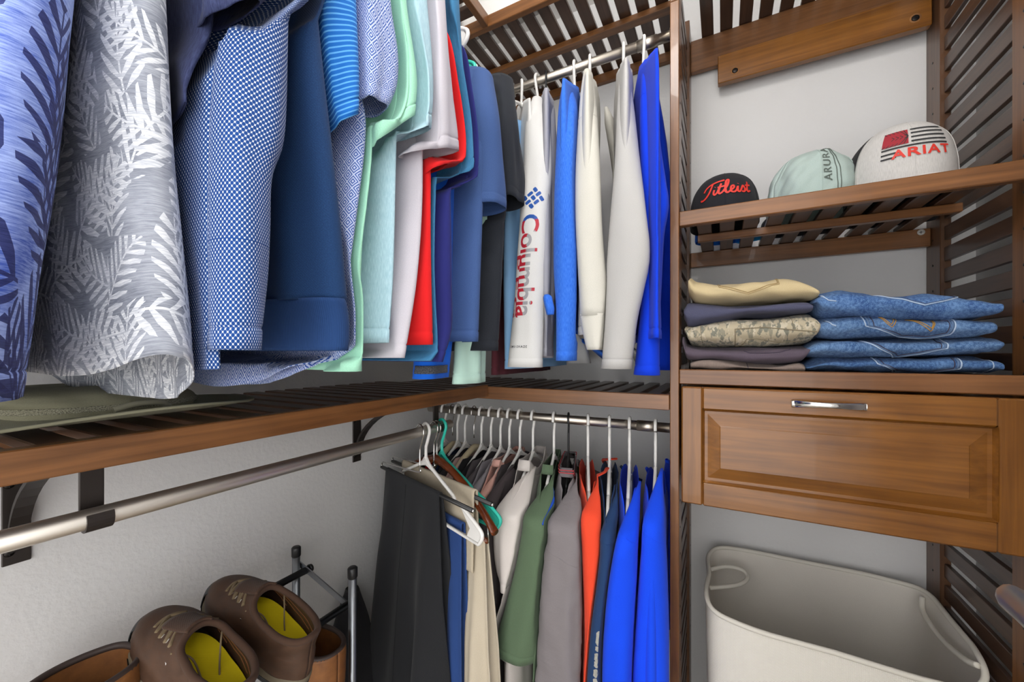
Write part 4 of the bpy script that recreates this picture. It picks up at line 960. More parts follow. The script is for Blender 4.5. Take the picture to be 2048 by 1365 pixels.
# ---------------------------------------------------------------- trousers on the low rod along the plain wall
GP = 'trousers on the low rod along the wall'
def drape(label, mat, c, yaw, x0, x1, zbar, zb0, zb1, gap, seed, flare=1.0, r=0.007, folds=5, amp=0.006, sway=0.0):
    """trousers folded over a bar through c=(x,y) turned by yaw; x0..x1 along the bar; front leg falls to zb0, back leg to zb1"""
    rng = random.Random(seed); co, si = math.cos(yaw), math.sin(yaw); nx, rows = 44, 34
    L0, L1 = zbar - zb0, zbar - zb1; V = []; UV = []; tot = L0 + L1
    ph = [(rng.uniform(0, 6.28), rng.uniform(0.6, 1.4)) for _ in range(4)]
    for j in range(2 * rows + 9):
        for i in range(nx + 1):
            u = i / nx
            if j < rows: side, d = -1, L0 * (1 - j / rows)
            elif j > rows + 8: side, d = 1, L1 * ((j - rows - 8) / rows)
            else: side, d = 0, 0
            q = min(d / 0.5, 1.4)
            x = (x0 + x1) / 2 + (u - .5) * (x1 - x0) * (1 + (flare - 1) * q) + sway * q
            f = amp * q * sum(math.sin(folds * w * 6.28 * u + p + 1.2 * d) for p, w in ph) / 2 + amp * 1.6 * q * math.cos(2 * math.pi * u * 2)
            if side == 0:
                a = math.pi * (j - rows) / 8; y = -r * math.cos(a); z = zbar + r * math.sin(a)
            else:
                y = side * (r + gap * min(d / 0.25, 1.0)) + f * (1 if side < 0 else .8) ; z = zbar - d
            V.append((c[0] + co * x - si * y, c[1] + si * x + co * y, z)); UV.append((x, (side if side else 0) * d))
    F = []
    for j in range(2 * rows + 8):
        for i in range(nx):
            k = j * (nx + 1) + i; F.append((k, k + 1, k + nx + 2, k + nx + 1))
    t = thing('trousers', label, 'trousers', (c[0], c[1], min(zb0, zb1)), GP)
    make('legs', V, F, mat, t, uvs=np.array(UV), solid=0.0035)
    def surf(u, d, off=0.002):
        q = min(d / 0.5, 1.4); x = (x0 + x1) / 2 + (u - .5) * (x1 - x0) * (1 + (flare - 1) * q) + sway * q
        f = amp * q * sum(math.sin(folds * w * 6.28 * u + p + 1.2 * d) for p, w in ph) / 2 + amp * 1.6 * q * math.cos(2 * math.pi * u * 2)
        y = -(r + gap * min(d / 0.25, 1.0)) + f - off
        return Vector((c[0] + co * x - si * y, c[1] + si * x + co * y, zbar - d))
    return t, surf
TBLK = fabric('black_wool', '#202124', '#2a2b2e', 0.4, 'twill', sheen=0.06); KHAKI = fabric('khaki_linen', '#b9ad98', '#c9bda8', 0.5, 'heather')
TNAVY = fabric('navy_chino', '#27457f', kind='twill'); TAN = fabric('stone_chino', '#c3b7a2', '#cfc4b0', 0.4, 'twill')
HYAW = -0.34
def rod_y(px): return at_x(px, 866, RXL).y
def lh(kind, label, px, yaw, dz=0.0, **k):
    y = rod_y(px); hanger(kind, label, (RXL, y, ZR1), yaw, 'L', group='hangers on the low rod along the wall', **k); return y
zbar = ZR1 - 0.138
y1 = lh('chrome', 'chrome trouser hanger with a black bar holding the black trousers', 840, HYAW, half=0.225)
t, sf = drape('black dress trousers with sharp creases hung over a black bar', TBLK, (RXL, y1), HYAW, -0.185, 0.098, zbar, 0.18, 0.25, 0.012, 61, flare=1.42, folds=2.4, amp=0.022, sway=-0.035)
pipe('crease', [sf(0.45, d) for d in np.linspace(0.01, 0.7, 24)], 0.0007, TBLK, t, 5)
y2 = lh('white', 'white plastic hanger overlapping the trousers, frontmost of the white ones', 852, HYAW - 0.03, half=0.235, drop=0.105)
drape('navy chinos folded over the lower bar of the white hanger', TNAVY, (RXL, y2 + 0.012), HYAW, 0.03, 0.155, ZR1 - 0.205, 0.16, 0.2, 0.006, 62, folds=2, amp=0.004)
y3 = lh('chrome', 'second chrome trouser hanger with a black bar holding khaki trousers', 868, HYAW, half=0.245)
drape('khaki linen trousers with a waistband fold over a black bar', KHAKI, (RXL, y3), HYAW, -0.17, 0.185, zbar + .012, CZ - 0.52, CZ - 0.5, 0.006, 63, folds=2, amp=0.003)
y4 = lh('walnut', 'brown varnished wooden hanger with a trouser bar', 874, HYAW, half=0.235, drop=0.105)
drape('stone coloured chinos hanging full length beside the black trousers', TAN, (RXL, y4), HYAW, 0.06, 0.215, ZR1 - 0.238, 0.14, 0.2, 0.012, 64, flare=1.25, folds=3, amp=0.014)
lh('teal', 'teal plastic hanger behind the brown wooden hanger', 884, HYAW + 0.04, half=0.225, drop=0.105)
# ---------------------------------------------------------------- folded trousers and jeans on the tower shelf
class Fold:
    def __init__(s, name, label, cat, mat, rows, yf, half, group, seed, amp=0.0032, e=2.7):
        st = []
        for (px, a, b) in rows:
            p0, p1 = at_y(px, a, yf), at_y(px, b, yf); st.append((yf + half, (p0.z + p1.z) / 2, p0.x, half, abs(p0.z - p1.z) / 2))
        x, z, l, a, b = st[0]; st = [(x, z, l - 0.002, a * .55, b * .35), (x, z, l - .0005, a * .9, b * .8)] + [(x, z, l + 0.003, a, b)] + st[1:]
        x, z, l, a, b = st[-1]; st += [(x, z, l + 0.0015, a * .8, b * .45)]
        s.yf = yf
        s.L = Loft(st, (-1, 0), e=e, amp=(amp, amp), wl=(0.03, 0.14), seed=seed, vert=1.6, xf=lambda P: np.stack([P[:, 2], P[:, 0], P[:, 1]], 1))
        s.t = thing(name, label, cat, (st[3][2] + .1, yf + half, min(q[1] - q[4] for q in st)), group)
        s.L.obj('cloth', mat, s.t, 56, 80, solid=0, caps=(True, True))
        T = np.linspace(0, 1, 200); s.T = T; s.X = s.L.stat(T)[:, 2]
    def at(s, px, py, off=0.001):
        p = at_y(px, py, s.yf); t = np.interp(p.x, s.X, s.T); c = s.L.stat(np.array([t]))[0]
        q = np.clip((p.z - c[1]) / c[4], -0.985, 0.985); phi = -np.sign(q) * math.asin(abs(q) ** (s.L.e / 2))
        return Vector(s.L.p([phi], [t], off)[0])
    def seam(s, name, pts, mat, r=0.0012, off=0.0008, closed=False, n=10):
        P = []
        for (a, b) in zip(pts[:-1], pts[1:]):
            for k in range(n): P.append(s.at(a[0] + (b[0] - a[0]) * k / n, a[1] + (b[1] - a[1]) * k / n, off))
        P.append(s.at(*pts[-1], off)); pipe(name, P, r, mat, s.t, 6)
JN = fabric('washed_denim', '#184284', '#86aedb', 0.4, 'denim', bump=0.5); JN2 = fabric('mid_denim', '#204a82', '#8fb2d8', 0.4, 'denim', bump=0.5)
JN3 = fabric('deep_denim', '#1b4078', '#7aa2d0', 0.35, 'denim', bump=0.5)
TANP = fabric('tan_cotton', '#cdb98e', '#d9c8a2', 0.4, 'twill'); SLATE = fabric('slate_cotton', '#4e4f66', '#5a5b72', 0.4, 'twill')
PLUM = fabric('plum_grey_cotton', '#5b505c', '#6a5f6b', 0.4, 'twill'); TAUPE = fabric('taupe_cotton', '#85766d', '#94857b', 0.4, 'twill')
CAMO = camo('digital_camouflage', ['#b3a78e', '#8f8a78', '#c2b8a2', '#7b7a6d'])
SEAM = plain('pale_denim_edge', '#b4c7de', 0.9); GOLD = plain('gold_thread', '#b98a3c', 0.8); TSEAM = plain('tan_thread', '#a98f60', 0.9); DSEAM = plain('dark_thread', '#41394a', 0.9); KSEAM = plain('khaki_thread', '#8a7f68', 0.9)
JBAND = fabric('dark_denim_band', '#1b2f55', '#8fb0d8', .5, 'denim')
GF = 'folded trousers on the tower shelf'; GJ = 'folded jeans on the tower shelf'
f = Fold('folded_trousers', 'taupe trousers at the bottom of the trouser stack', 'trousers', TAUPE, [(1380, 722, 741), (1400, 716, 742), (1450, 719, 744), (1500, 726, 745), (1560, 730, 746), (1600, 727, 747), (1612, 733, 746)], 1.035, 0.12, GF, 71)
f.seam('seam', [(1494, 722), (1498, 745)], DSEAM, .0006)
f = Fold('folded_trousers', 'plum grey trousers second from the bottom of the trouser stack', 'trousers', PLUM, [(1363, 672, 700), (1375, 690, 722), (1440, 696, 722), (1500, 694, 730), (1560, 692, 732), (1608, 690, 726), (1622, 694, 706)], 1.03, 0.125, GF, 72)
f.seam('pocket_seam', [(1488, 702), (1500, 707), (1560, 704), (1582, 700), (1584, 695)], DSEAM, .0007)
f = Fold('folded_trousers', 'digital camouflage trousers with a flap pocket in the trouser stack', 'trousers', CAMO, [(1367, 652, 668), (1378, 650, 690), (1410, 645, 694), (1480, 636, 695), (1560, 630, 692), (1630, 624, 684), (1643, 642, 664)], 1.022, 0.13, GF, 73)
f.seam('flap_seam', [(1471, 692), (1470, 660), (1530, 656), (1600, 661), (1634, 664)], KSEAM, .0013); f.seam('flap_seam', [(1471, 692), (1484, 690), (1494, 680), (1515, 679), (1560, 684), (1610, 684)], KSEAM, .0010)
f.seam('seam', [(1400, 650), (1404, 690)], KSEAM, .0007); f.seam('seam', [(1584, 633), (1588, 657)], KSEAM, .0007)
f = Fold('folded_trousers', 'slate blue trousers below the tan ones', 'trousers', SLATE, [(1366, 610, 640), (1374, 600, 654), (1420, 605, 650), (1480, 608, 634), (1550, 604, 630), (1615, 602, 626), (1628, 610, 620)], 1.03, 0.125, GF, 74)
f = Fold('folded_trousers', 'tan trousers on top of the trouser stack, pocket outward', 'trousers', TANP, [(1375, 550, 592), (1392, 556, 603), (1450, 560, 605), (1530, 556, 603), (1590, 552, 598), (1625, 566, 595), (1641, 580, 591)], 1.028, 0.125, GF, 75)
f.seam('pocket_seam', [(1437, 562), (1441, 572), (1496, 585), (1556, 566), (1554, 555)], TSEAM, .0008); f.seam('pocket_seam', [(1434, 560), (1438, 575), (1497, 588), (1559, 568), (1557, 555)], TSEAM, .0006)
def jpocket(f, pts, inner=0.84, gold=False):
    c = (sum(p[0] for p in pts) / len(pts), sum(p[1] for p in pts) / len(pts))
    f.seam('pocket_edge', pts, SEAM, .0012); f.seam('pocket_band', [(c[0] + (p[0] - c[0]) * .93, c[1] + (p[1] - c[1]) * .93) for p in pts], JBAND, .0019, .0001); q = [(c[0] + (p[0] - c[0]) * inner, c[1] + (p[1] - c[1]) * inner) for p in pts]
    f.seam('pocket_stitch', q, GOLD if gold else DSEAM, .0007)
f = Fold('folded_jeans', 'blue jeans at the bottom of the jeans stack', 'jeans', JN3, [(1614, 728, 742), (1650, 717, 745), (1740, 716, 746), (1850, 716, 748), (1950, 713, 749), (1998, 718, 749), (2009, 726, 748)], 1.035, 0.13, GJ, 76)
jpocket(f, [(1752, 719), (1756, 727), (1800, 745), (1850, 747), (1922, 738), (1924, 718)]); f.seam('hem_seam', [(1984, 717), (1988, 746)], SEAM, .0008)
f = Fold('folded_jeans', 'blue jeans third from the top of the jeans stack', 'jeans', JN2, [(1615, 694, 712), (1640, 681, 716), (1700, 677, 718), (1800, 676, 716), (1900, 675, 714), (1990, 674, 709), (2011, 678, 701)], 1.03, 0.13, GJ, 77)
jpocket(f, [(1726, 680), (1760, 698), (1800, 713), (1896, 698), (1898, 676)])
f = Fold('folded_jeans', 'faded jeans with gold crossed stitching, second from the top', 'jeans', JN2, [(1636, 644, 664), (1650, 634, 675), (1700, 629, 678), (1800, 632, 679), (1900, 636, 676), (1980, 641, 674), (1996, 645, 669)], 1.025, 0.13, GJ, 78)
jpocket(f, [(1728, 631), (1732, 652), (1810, 675), (1870, 673), (1908, 668), (1914, 642), (1900, 640)])
for a in ([(1758, 634), (1784, 655), (1802, 636)], [(1762, 634), (1783, 650), (1797, 636)], [(1820, 636), (1862, 662), (1876, 641)], [(1826, 636), (1863, 657), (1872, 641)]): f.seam('gold_stitch', a, GOLD, .0008)
f.seam('waist_seam', [(1654, 638), (1664, 650), (1672, 652)], SEAM, .0013)
f = Fold('folded_jeans', 'bright blue jeans on top of the jeans stack', 'jeans', JN, [(1633, 592, 612), (1646, 582, 630), (1685, 574, 637), (1730, 578, 636), (1800, 584, 640), (1880, 582, 641), (1950, 591, 637), (1996, 600, 632), (2007, 604, 627)], 1.018, 0.135, GJ, 79)
jpocket(f, [(1756, 588), (1800, 600), (1848, 611), (1920, 597), (1932, 594), (1926, 588)], .86); f.seam('waist_seam', [(1644, 590), (1656, 602), (1672, 603)], SEAM, .0013); f.seam('waist_seam', [(1646, 584), (1650, 594)], SEAM, .0010)

# ---------------------------------------------------------------- caps on the tower's upper shelf
ZH = CZ + 0.3295
def cap(label, mat, px, yc, h, ra, rb, yaw, seed, brim_mat, back_mat=None, squash=0.0, amp=0.0):
    x = at_y(px, 400, yc).x; d = (math.sin(yaw), -math.cos(yaw))
    t = thing('baseball_cap', label, 'cap', (x, yc, ZH), 'caps on the upper tower shelf')
    st = [(x, yc, ZH + 0.003, ra, rb), (x, yc, ZH + h * .25, ra * 1.0, rb * 1.01), (x, yc, ZH + h * .5, ra * .97, rb * .97), (x + d[0] * .004, yc + d[1] * .004, ZH + h * .72, ra * .84, rb * .84), (x + d[0] * .006, yc + d[1] * .006, ZH + h * .88, ra * .62, rb * .60), (x + d[0] * .006, yc + d[1] * .006, ZH + h * .97, ra * .34, rb * .33), (x + d[0] * .006, yc + d[1] * .006, ZH + h, ra * .03, rb * .03)]
    D = Loft(st, d, e=2.15, amp=(amp, amp), wl=(0.03, 0.09), seed=seed, crumple=squash)
    pa = 1.15
    D.obj('front_panels', mat, t, 48, 40, ph=(-pa, pa), solid=0.0015); D.obj('back_panels', back_mat or mat, t, 48, 40, ph=(pa, 2 * math.pi - pa), solid=0.0015)
    q = D.p([0.0], [1.0])[0]; pipe('top_button', [q + np.array([0, 0, -.003]), q + np.array([0, 0, .002]), q + np.array([0, 0, .004])], [.007, .006, .002], mat, t, 12)
    for ph in (-1.05, 0.0, 1.05, 2.1, 3.14, -2.1): pipe('panel_seam', [Vector(p) for p in D.p(np.full(22, ph), np.linspace(.05, .98, 22), .0004)], 0.0008, mat if abs(ph) < 1.1 else (back_mat or mat), t, 5)
    n, m = 28, 8; V, F = [], []
    for i in range(n + 1):
        a = -1.12 + 2.24 * i / n; p0 = D.p([a], [0.0])[0]
        ext = 0.058 * max(math.cos(a * 1.36), 0.02) ** 0.7
        for j in range(m + 1):
            q = j / m; dr = np.array([d[0], d[1], 0]) * ext * q
            lat = abs(math.sin(a)); V.append(p0 + dr + np.array([0, 0, 0.004 - 0.004 * lat * q - 0.004 * lat * lat]))
    for i in range(n):
        for j in range(m): k = i * (m + 1) + j; F.append((k, k + 1, k + m + 2, k + m + 1))
    make('brim', np.array(V), F, brim_mat, t, solid=0.0022)
    return t, D
def cap_decal(name, D, geo, z0, phi0, mat, t, off=0.0014, curve=0.0, Ft=None):
    V, F = geo; T = np.linspace(0, 1, 120); Z = D.stat(T)[:, 2]
    z = z0 + V[:, 1] + curve * V[:, 0] ** 2; tt = np.interp(z, Z, T); c = D.stat(np.array([np.interp(z0, Z, T)]))[0]
    P = D.p(phi0 + V[:, 0] / c[4], tt, off); return make(name, P, F, mat, t, smooth=False)
def stroke_geo(lines, w):
    """flat brush strokes from 2-D polylines"""
    V, F = [], []
    for L in lines:
        P = smoothpath([(a, b, 0) for a, b in L], 5) if len(L) > 2 else [Vector((a, b, 0)) for a, b in L]
        b0 = len(V)
        for i, p in enumerate(P):
            t = P[min(i + 1, len(P) - 1)] - P[max(i - 1, 0)]; t = t.normalized() if t.length > 1e-9 else Vector((1, 0, 0)); nn = Vector((-t.y, t.x, 0)) * w
            V += [(p + nn)[:2], (p - nn)[:2]]
        for i in range(len(P) - 1): F.append((b0 + 2 * i, b0 + 2 * i + 1, b0 + 2 * i + 3, b0 + 2 * i + 2))
    return np.array([tuple(v) for v in V]), F
CBLK = fabric('black_cap_cotton', '#26262a', kind='twill'); CUND = plain('blue_brim_lining', '#1766c8', 0.8)
t1, D1 = cap('black baseball cap with red script lettering', CBLK, 1447, 1.197, 0.134, 0.090, 0.081, 0.05, 81, CUND)
SCR = [[(0.04, .50), (.02, .42), (.10, .62), (.30, .80), (.62, .92), (.95, .98)], [(.42, .86), (.36, .55), (.26, .22), (.10, -.02), (-.06, -.10), (-.10, -.02)],
       [(.52, .42), (.50, .20), (.56, .10), (.66, .22)], [(.55, .58), (.56, .60)],
       [(.66, .22), (.82, .78), (.72, .30), (.76, .12), (.88, .20)], [(.66, .54), (.96, .58)],
       [(.88, .20), (1.06, .60), (1.12, .95), (1.02, .90), (.98, .35), (1.04, .12), (1.16, .22)],
       [(1.16, .22), (1.32, .40), (1.30, .54), (1.20, .46), (1.20, .18), (1.34, .12), (1.44, .26)],
       [(1.44, .26), (1.50, .46), (1.48, .18), (1.56, .12), (1.64, .26)], [(1.52, .62), (1.53, .64)],
       [(1.64, .26), (1.74, .50), (1.82, .30), (1.78, .12), (1.66, .14)], [(1.80, .16), (1.92, .30), (2.02, .76), (1.94, .30), (1.98, .12), (2.10, .20)], [(1.86, .52), (2.14, .54)]]
RTH = plain('red_embroidery', '#d93427', 0.6)
V, F = stroke_geo([[((x - 1.02) * 0.048, (y - .42) * 0.040) for x, y in L] for L in SCR], 0.0021)
cap_decal('script_lettering', D1, (V, F), ZH + 0.074, 0.02, RTH, t1, off=0.0022)
CMINT = fabric('pale_mint_cotton', '#aebfb9', '#bccbc5', 0.5, 'twill', bump=0.4)
t2, D2 = cap('crumpled pale mint cap with dark lettering up the front seam', CMINT, 1619, 1.190, 0.146, 0.092, 0.088, 0.10, 82, CMINT, amp=0.003, squash=0.0022)
V, F = textgeo('ARURA', 0.020, 0.0001, 0, 1.15); V = V * np.array([0.085 / (V[:, 0].max() - V[:, 0].min()), 1.0]); V, F = refine(V, F, .006); V = np.stack([-V[:, 1], V[:, 0]], 1)
cap_decal('side_lettering', D2, (V, F), ZH + 0.092, 0.12, plain('grey_print', '#5d665f', 0.8), t2)
for o in (0.30, 0.37): pipe('piping', [Vector(p) for p in D2.p(np.full(24, o), np.linspace(.02, .93, 24), .0012)], 0.0009, plain('grey_piping', '#5d665f', 0.8), t2, 5)
CLIN = fabric('heather_white_canvas', '#cfccc8', '#b3b0ad', 0.6, 'heather'); CMESH = fabric('black_mesh', '#201f20', '#38363a', 0.6, 'pique', bump=0.9)
t3, D3 = cap('heather white trucker cap with a red and black flag patch', CLIN, 1793, 1.175, 0.163, 0.092, 0.090, 0.02, 83, plain('cap_brim_white', '#d8d5d1', 0.8), CMESH)
V, F = textgeo('ARIAT', 0.030, 0.0007, 0, 1.12); V = V * np.array([0.088 / (V[:, 0].max() - V[:, 0].min()), 0.85]); V, F = refine(V, F, .005)
cap_decal('red_lettering', D3, (V, F), ZH + 0.074, 0.13, RTH, t3, off=0.002)
def rect(x0, x1, y0, y1, n=14):
    V = []; F = []
    for i in range(n + 1):
        x = x0 + (x1 - x0) * i / n; V += [(x, y0), (x, (y0 + y1) / 2), (x, y1)]
    for i in range(n): k = 3 * i; F += [(k, k + 3, k + 4, k + 1), (k + 1, k + 4, k + 5, k + 2)]
    return np.array(V), F
FK = plain('black_embroidery', '#2a2a2c', 0.8); FR = fabric('red_weave_patch', '#a32a35', '#3a2022', 0.5, 'twill')
fx, fz = -0.050, 0.096
cap_decal('flag_canton', D3, rect(fx, fx + 0.042, fz - 0.002, fz + 0.030), ZH, -0.0, plain('red_patch', '#a02531', 0.8), t3)
for i in range(6):
    for s in (1, -1): cap_decal('canton_weave', D3, stroke_geo([[(fx + 0.007 * i, fz - .002 if s > 0 else fz + .03), (fx + min(0.007 * i + .02, .042), fz + 0.014)]], 0.0006), ZH, 0, FK, t3, off=.0018)
for i in range(7):
    z = fz + 0.029 - i * 0.0092; x0 = fx + 0.046 if i < 4 else fx; x1 = fx + 0.105 if i < 4 else fx + (0.105 if i == 4 else 0.024)
    if i == 4: continue
    cap_decal('flag_stripe', D3, rect(x0, x1, z - .0016, z + .0016), ZH, 0, FK, t3)
cap_decal('flag_stripe', D3, rect(fx, fx + 0.105, fz - 0.0085, fz - 0.0053), ZH, 0, FK, t3)
V, F = stroke_geo([[(0.012 * math.cos(a), 0.017 * math.sin(a)) for a in np.linspace(0, 6.28, 15)], [(-.006, -.008), (0, .008), (.006, -.008)]], 0.0018)
cap_decal('side_badge', D3, (V, F), ZH + 0.045, 1.42, RTH, t3)

# low caps behind them, seen from below between the slats
cap('bright blue cap behind the black cap, glimpsed between the shelf slats', fabric('bright_blue_cap_cotton', '#1769d6', kind='twill'), 1446, 1.342, 0.075, 0.075, 0.050, math.pi / 2, 84, plain('cyan_brim', '#1f9be0', .8))
cap('low black cap behind the mint cap, glimpsed between the shelf slats', CBLK, 1592, 1.342, 0.075, 0.082, 0.050, math.pi / 2, 85, CBLK)
cap('low black cap behind the flag cap, glimpsed between the shelf slats', CBLK, 1768, 1.342, 0.075, 0.078, 0.050, math.pi / 2, 86, CBLK)
# ---------------------------------------------------------------- fabric hamper under the drawer
LIN = G('woven_linen'); _w = LIN.n('ShaderNodeTexWave', ins={'Vector': LIN.coord('UV'), 'Scale': 110, 'Distortion': 1.2}).outputs['Fac']
_w2 = LIN.n('ShaderNodeTexWave', bands_direction='Y', ins={'Vector': LIN.coord('UV'), 'Scale': 110, 'Distortion': 1.2}).outputs['Fac']
_m = LIN.math('MULTIPLY', _w, _w2); LIN.bump(_m, 0.5, 0.001); LIN = LIN.out(LIN.mix(_m, lin('#dcd7cb'), lin('#f0ece3')), 0.95, spec=0.2)
LINI = fabric('hamper_lining', '#dcd6cc', '#e4ded5', 0.4, bump=0.15); ROPE = fabric('hamper_rope', '#ddd8cc', kind='rib')
hm = thing('laundry_hamper', 'off white fabric laundry hamper with rope handles under the drawer', 'hamper', (0.2, 1.21, 0.05))
HS = [(0.20, 1.215, 0.051, 0.225, 0.160), (0.20, 1.215, 0.10, 0.235, 0.170), (0.203, 1.213, 0.30, 0.238, 0.173), (0.205, 1.212, CZ - 0.607, 0.242, 0.176)]
def rimz(phi, t):
    c, s = np.cos(phi), np.sin(phi)
    return np.clip((t - .4) / .6, 0, 1) ** 2 * (0.012 * np.clip(s, -1, 1) - 0.010 * np.clip(-s, 0, 1) * np.clip(.4 + c, 0, 1) + 0.018 * np.clip(c, 0, 1) ** 3)
HL = Loft(HS, (1, 0), e=7, amp=(0.001, 0.004), wl=(0.12, 0.4), seed=91, zf=rimz)
HL.obj('outer_wall', LIN, hm, 96, 40, solid=0.0, caps=(True, False)); HL.obj('lining', LINI, hm, 96, 40, solid=0.0, off=-0.004)
pp = [Vector(p) for p in HL.p(np.linspace(-math.pi, math.pi, 121)[:-1] - 0.12 * np.sin(2 * np.linspace(-math.pi, math.pi, 121)[:-1]), 1.0, -0.002)]
pipe('rim_piping', pp, 0.0055, ROPE, hm, 10, closed=True)
pipe('rope_handle', smoothpath([(-0.030, 1.285, CZ - 0.628), (0.010, 1.312, CZ - 0.622), (0.050, 1.325, CZ - 0.628), (0.062, 1.300, CZ - 0.636), (0.035, 1.255, CZ - 0.640), (-0.030, 1.195, CZ - 0.634)], 6), 0.0055, ROPE, hm, 10)
pipe('rope_handle', smoothpath([(0.432, 1.33, CZ - 0.600), (0.424, 1.30, CZ - 0.622), (0.422, 1.21, CZ - 0.626), (0.425, 1.12, CZ - 0.610), (0.430, 1.085, CZ - 0.597)], 6), 0.0055, ROPE, hm, 10)
# ---------------------------------------------------------------- olive sun hat on the long shelf
ZSH = CZ - 0.0967
OLV = fabric('olive_nylon', '#98957c', '#a5a289', 0.4, 'twill', bump=0.2); OLM = fabric('olive_mesh', '#bdb9a0', '#3d3b30', 0.9, 'pique', bump=1.0)
ht = thing('sun_hat', 'olive wide brim sun hat lying crushed on the shelf', 'hat', (-0.80, 0.24, ZSH))
hx_, hy_ = -0.80, 0.235
V, F, UV = [], [], []; n, m = 72, 16
for j in range(m + 1):
    for i in range(n):
        a = 2 * math.pi * i / n; q = j / m; rx = 0.085 + (0.155 - 0.085) * q; ry = 0.095 + (0.192 - 0.095) * q
        w = 0.006 * math.sin(2 * a + 0.6) + 0.004 * math.sin(3 * a + 2)
        V.append((hx_ + rx * math.cos(a), hy_ + ry * math.sin(a), ZSH + 0.006 + max(0, 0.010 + w) * q * q + 0.008 * (1 - q) ** 2 + 0.0007 * math.sin(q * 44))); UV.append((a * .15, q * .08))
for j in range(m):
    for i in range(n): F.append((j * n + i, j * n + (i + 1) % n, (j + 1) * n + (i + 1) % n, (j + 1) * n + i))
make('brim', V, F, OLV, ht, uvs=np.array(UV), solid=0.002)
pipe('brim_binding', [Vector(v) for v in V[m * n:]], 0.0022, OLV, ht, 8, closed=True)
for k in range(3):
    pipe('brim_stitch', [Vector(v) + Vector((0, 0, 0.0004)) for v in V[(14 - 3 * k) * n:(15 - 3 * k) * n]], 0.0006, plain('dark_olive_thread', '#4d4b3b', 0.9), ht, 5, closed=True)
CR = Loft([(hx_, hy_, ZSH + 0.012, 0.098, 0.09), (hx_ - .004, hy_, ZSH + 0.024, 0.104, 0.094), (hx_ - .012, hy_ - .01, ZSH + 0.036, 0.108, 0.094), (hx_ - .02, hy_ - .02, ZSH + 0.046, 0.094, 0.082), (hx_ - .024, hy_ - .02, ZSH + 0.050, 0.06, 0.05), (hx_ - .024, hy_ - .02, ZSH + 0.046, 0.01, 0.01)], (0, 1), e=2.3, amp=(0.003, 0.003), wl=(0.05, 0.14), seed=95, crumple=0.0016)
CR.obj('crown', OLV, ht, 72, 36); CR.obj('mesh_band', OLM, ht, 72, 8, t0=0.15, t1=0.30, off=0.0022)
pipe('chin_cord', smoothpath([(-0.695, 0.215, ZSH + 0.022), (-0.690, 0.235, ZSH + 0.028), (-0.694, 0.262, ZSH + 0.027), (-0.702, 0.275, ZSH + 0.02)], 5), 0.004, OLM, ht, 8)

# ---------------------------------------------------------------- shoe rack
RG = thing('shoe_rack', 'grey metal shoe rack with black bars below the trousers', 'rack', (-0.86, 0.25, 0))
XA, XB_, YE, YS = -0.968, -0.760, 0.645, -0.25
for (x, y) in ((XA, YE), (XB_, YE), (XA, YS), (XB_, YS)):
    lg = pipe('leg', [(x, y, 0.0), (x, y, CZ - 0.525)], 0.0095, ALU, RG, 16)
    pipe('leg_cap', [(x, y, CZ - 0.525), (x, y, CZ - 0.522), (x, y, CZ - 0.502), (x, y, CZ - 0.499)], [0.0096, 0.0112, 0.0112, 0.008], BPLAS, lg, 16)
for k, z0 in enumerate((CZ - 0.560, CZ - 0.862, CZ - 1.08)):
    zr, zf = z0, z0 - 0.042; xr, xf_ = -0.945, -0.790
    for (x, z) in ((xr, zr), (xf_, zf)):
        b = pipe('bar', [(x, YS - 0.02, z), (x, YE + 0.02, z)], 0.0085, BPLAS, RG, 14)
        pipe('bar_end', [(x, YE + 0.02, z), (x, YE + 0.027, z)], [0.0105, 0.0095], BPLAS, b, 14)
    for y in (YE, YS):
        V = []; w = 0.0075; 
        for (x, z) in ((XA, zr + 0.010), (xf_ - .004, zf), (XB_, zf - 0.012)):
            for (dy_, dz_) in ((-0.0015, -w), (-0.0015, w), (0.0015, w), (0.0015, -w)): V.append((x, y + 0.011 + dy_, z + dz_))
        make('side_strap', V, [(i * 4 + k2, i * 4 + (k2 + 1) % 4, i * 4 + 4 + (k2 + 1) % 4, i * 4 + 4 + k2) for i in range(2) for k2 in range(4)] + [(0, 1, 2, 3), (11, 10, 9, 8)], ALU, RG, smooth=False)

# ---------------------------------------------------------------- hiking shoes, boots
LEA = G('oiled_brown_leather'); _n1 = LEA.noise(LEA.coord('Object', (1, 1, 1.6)), 32, 7, .72); LEA.bump(_n1, .4, .002); LEA = LEA.out(LEA.mix(_n1, lin('#22150e'), lin('#5c3f2b')), LEA.ramp(_n1, .3, .7, .5, .75))
LEB = G('worn_brown_leather'); _n1 = LEB.noise(LEB.coord('Object'), 45, 5, .6); LEB.bump(_n1, .3, .002); LEB = LEB.out(LEB.mix(_n1, lin('#5a331b'), lin('#94602f')), .6)
MESH = fabric('brown_shoe_mesh', '#3a2a20', '#241a14', .8, 'pique', bump=1.0); YEL = fabric('yellow_insole', '#e8d018', '#d8bf12', .5, 'pique'); LACE = fabric('olive_lace', '#857358', '#40362a', .6)
RUB = plain('black_rubber', '#26282b', .55); SOLE = plain('grey_brown_midsole', '#6f6552', .7); REFL = plain('white_reflective_stitch', '#d9d9d6', .5); LOGO = plain('orange_badge', '#d9941c', .5)
OSEAM = plain('rust_seam', '#7d4d2a', .8)
PAD = fabric('brown_collar_lining', '#4c372b', '#3c2a20', .5, 'pique', bump=.6)
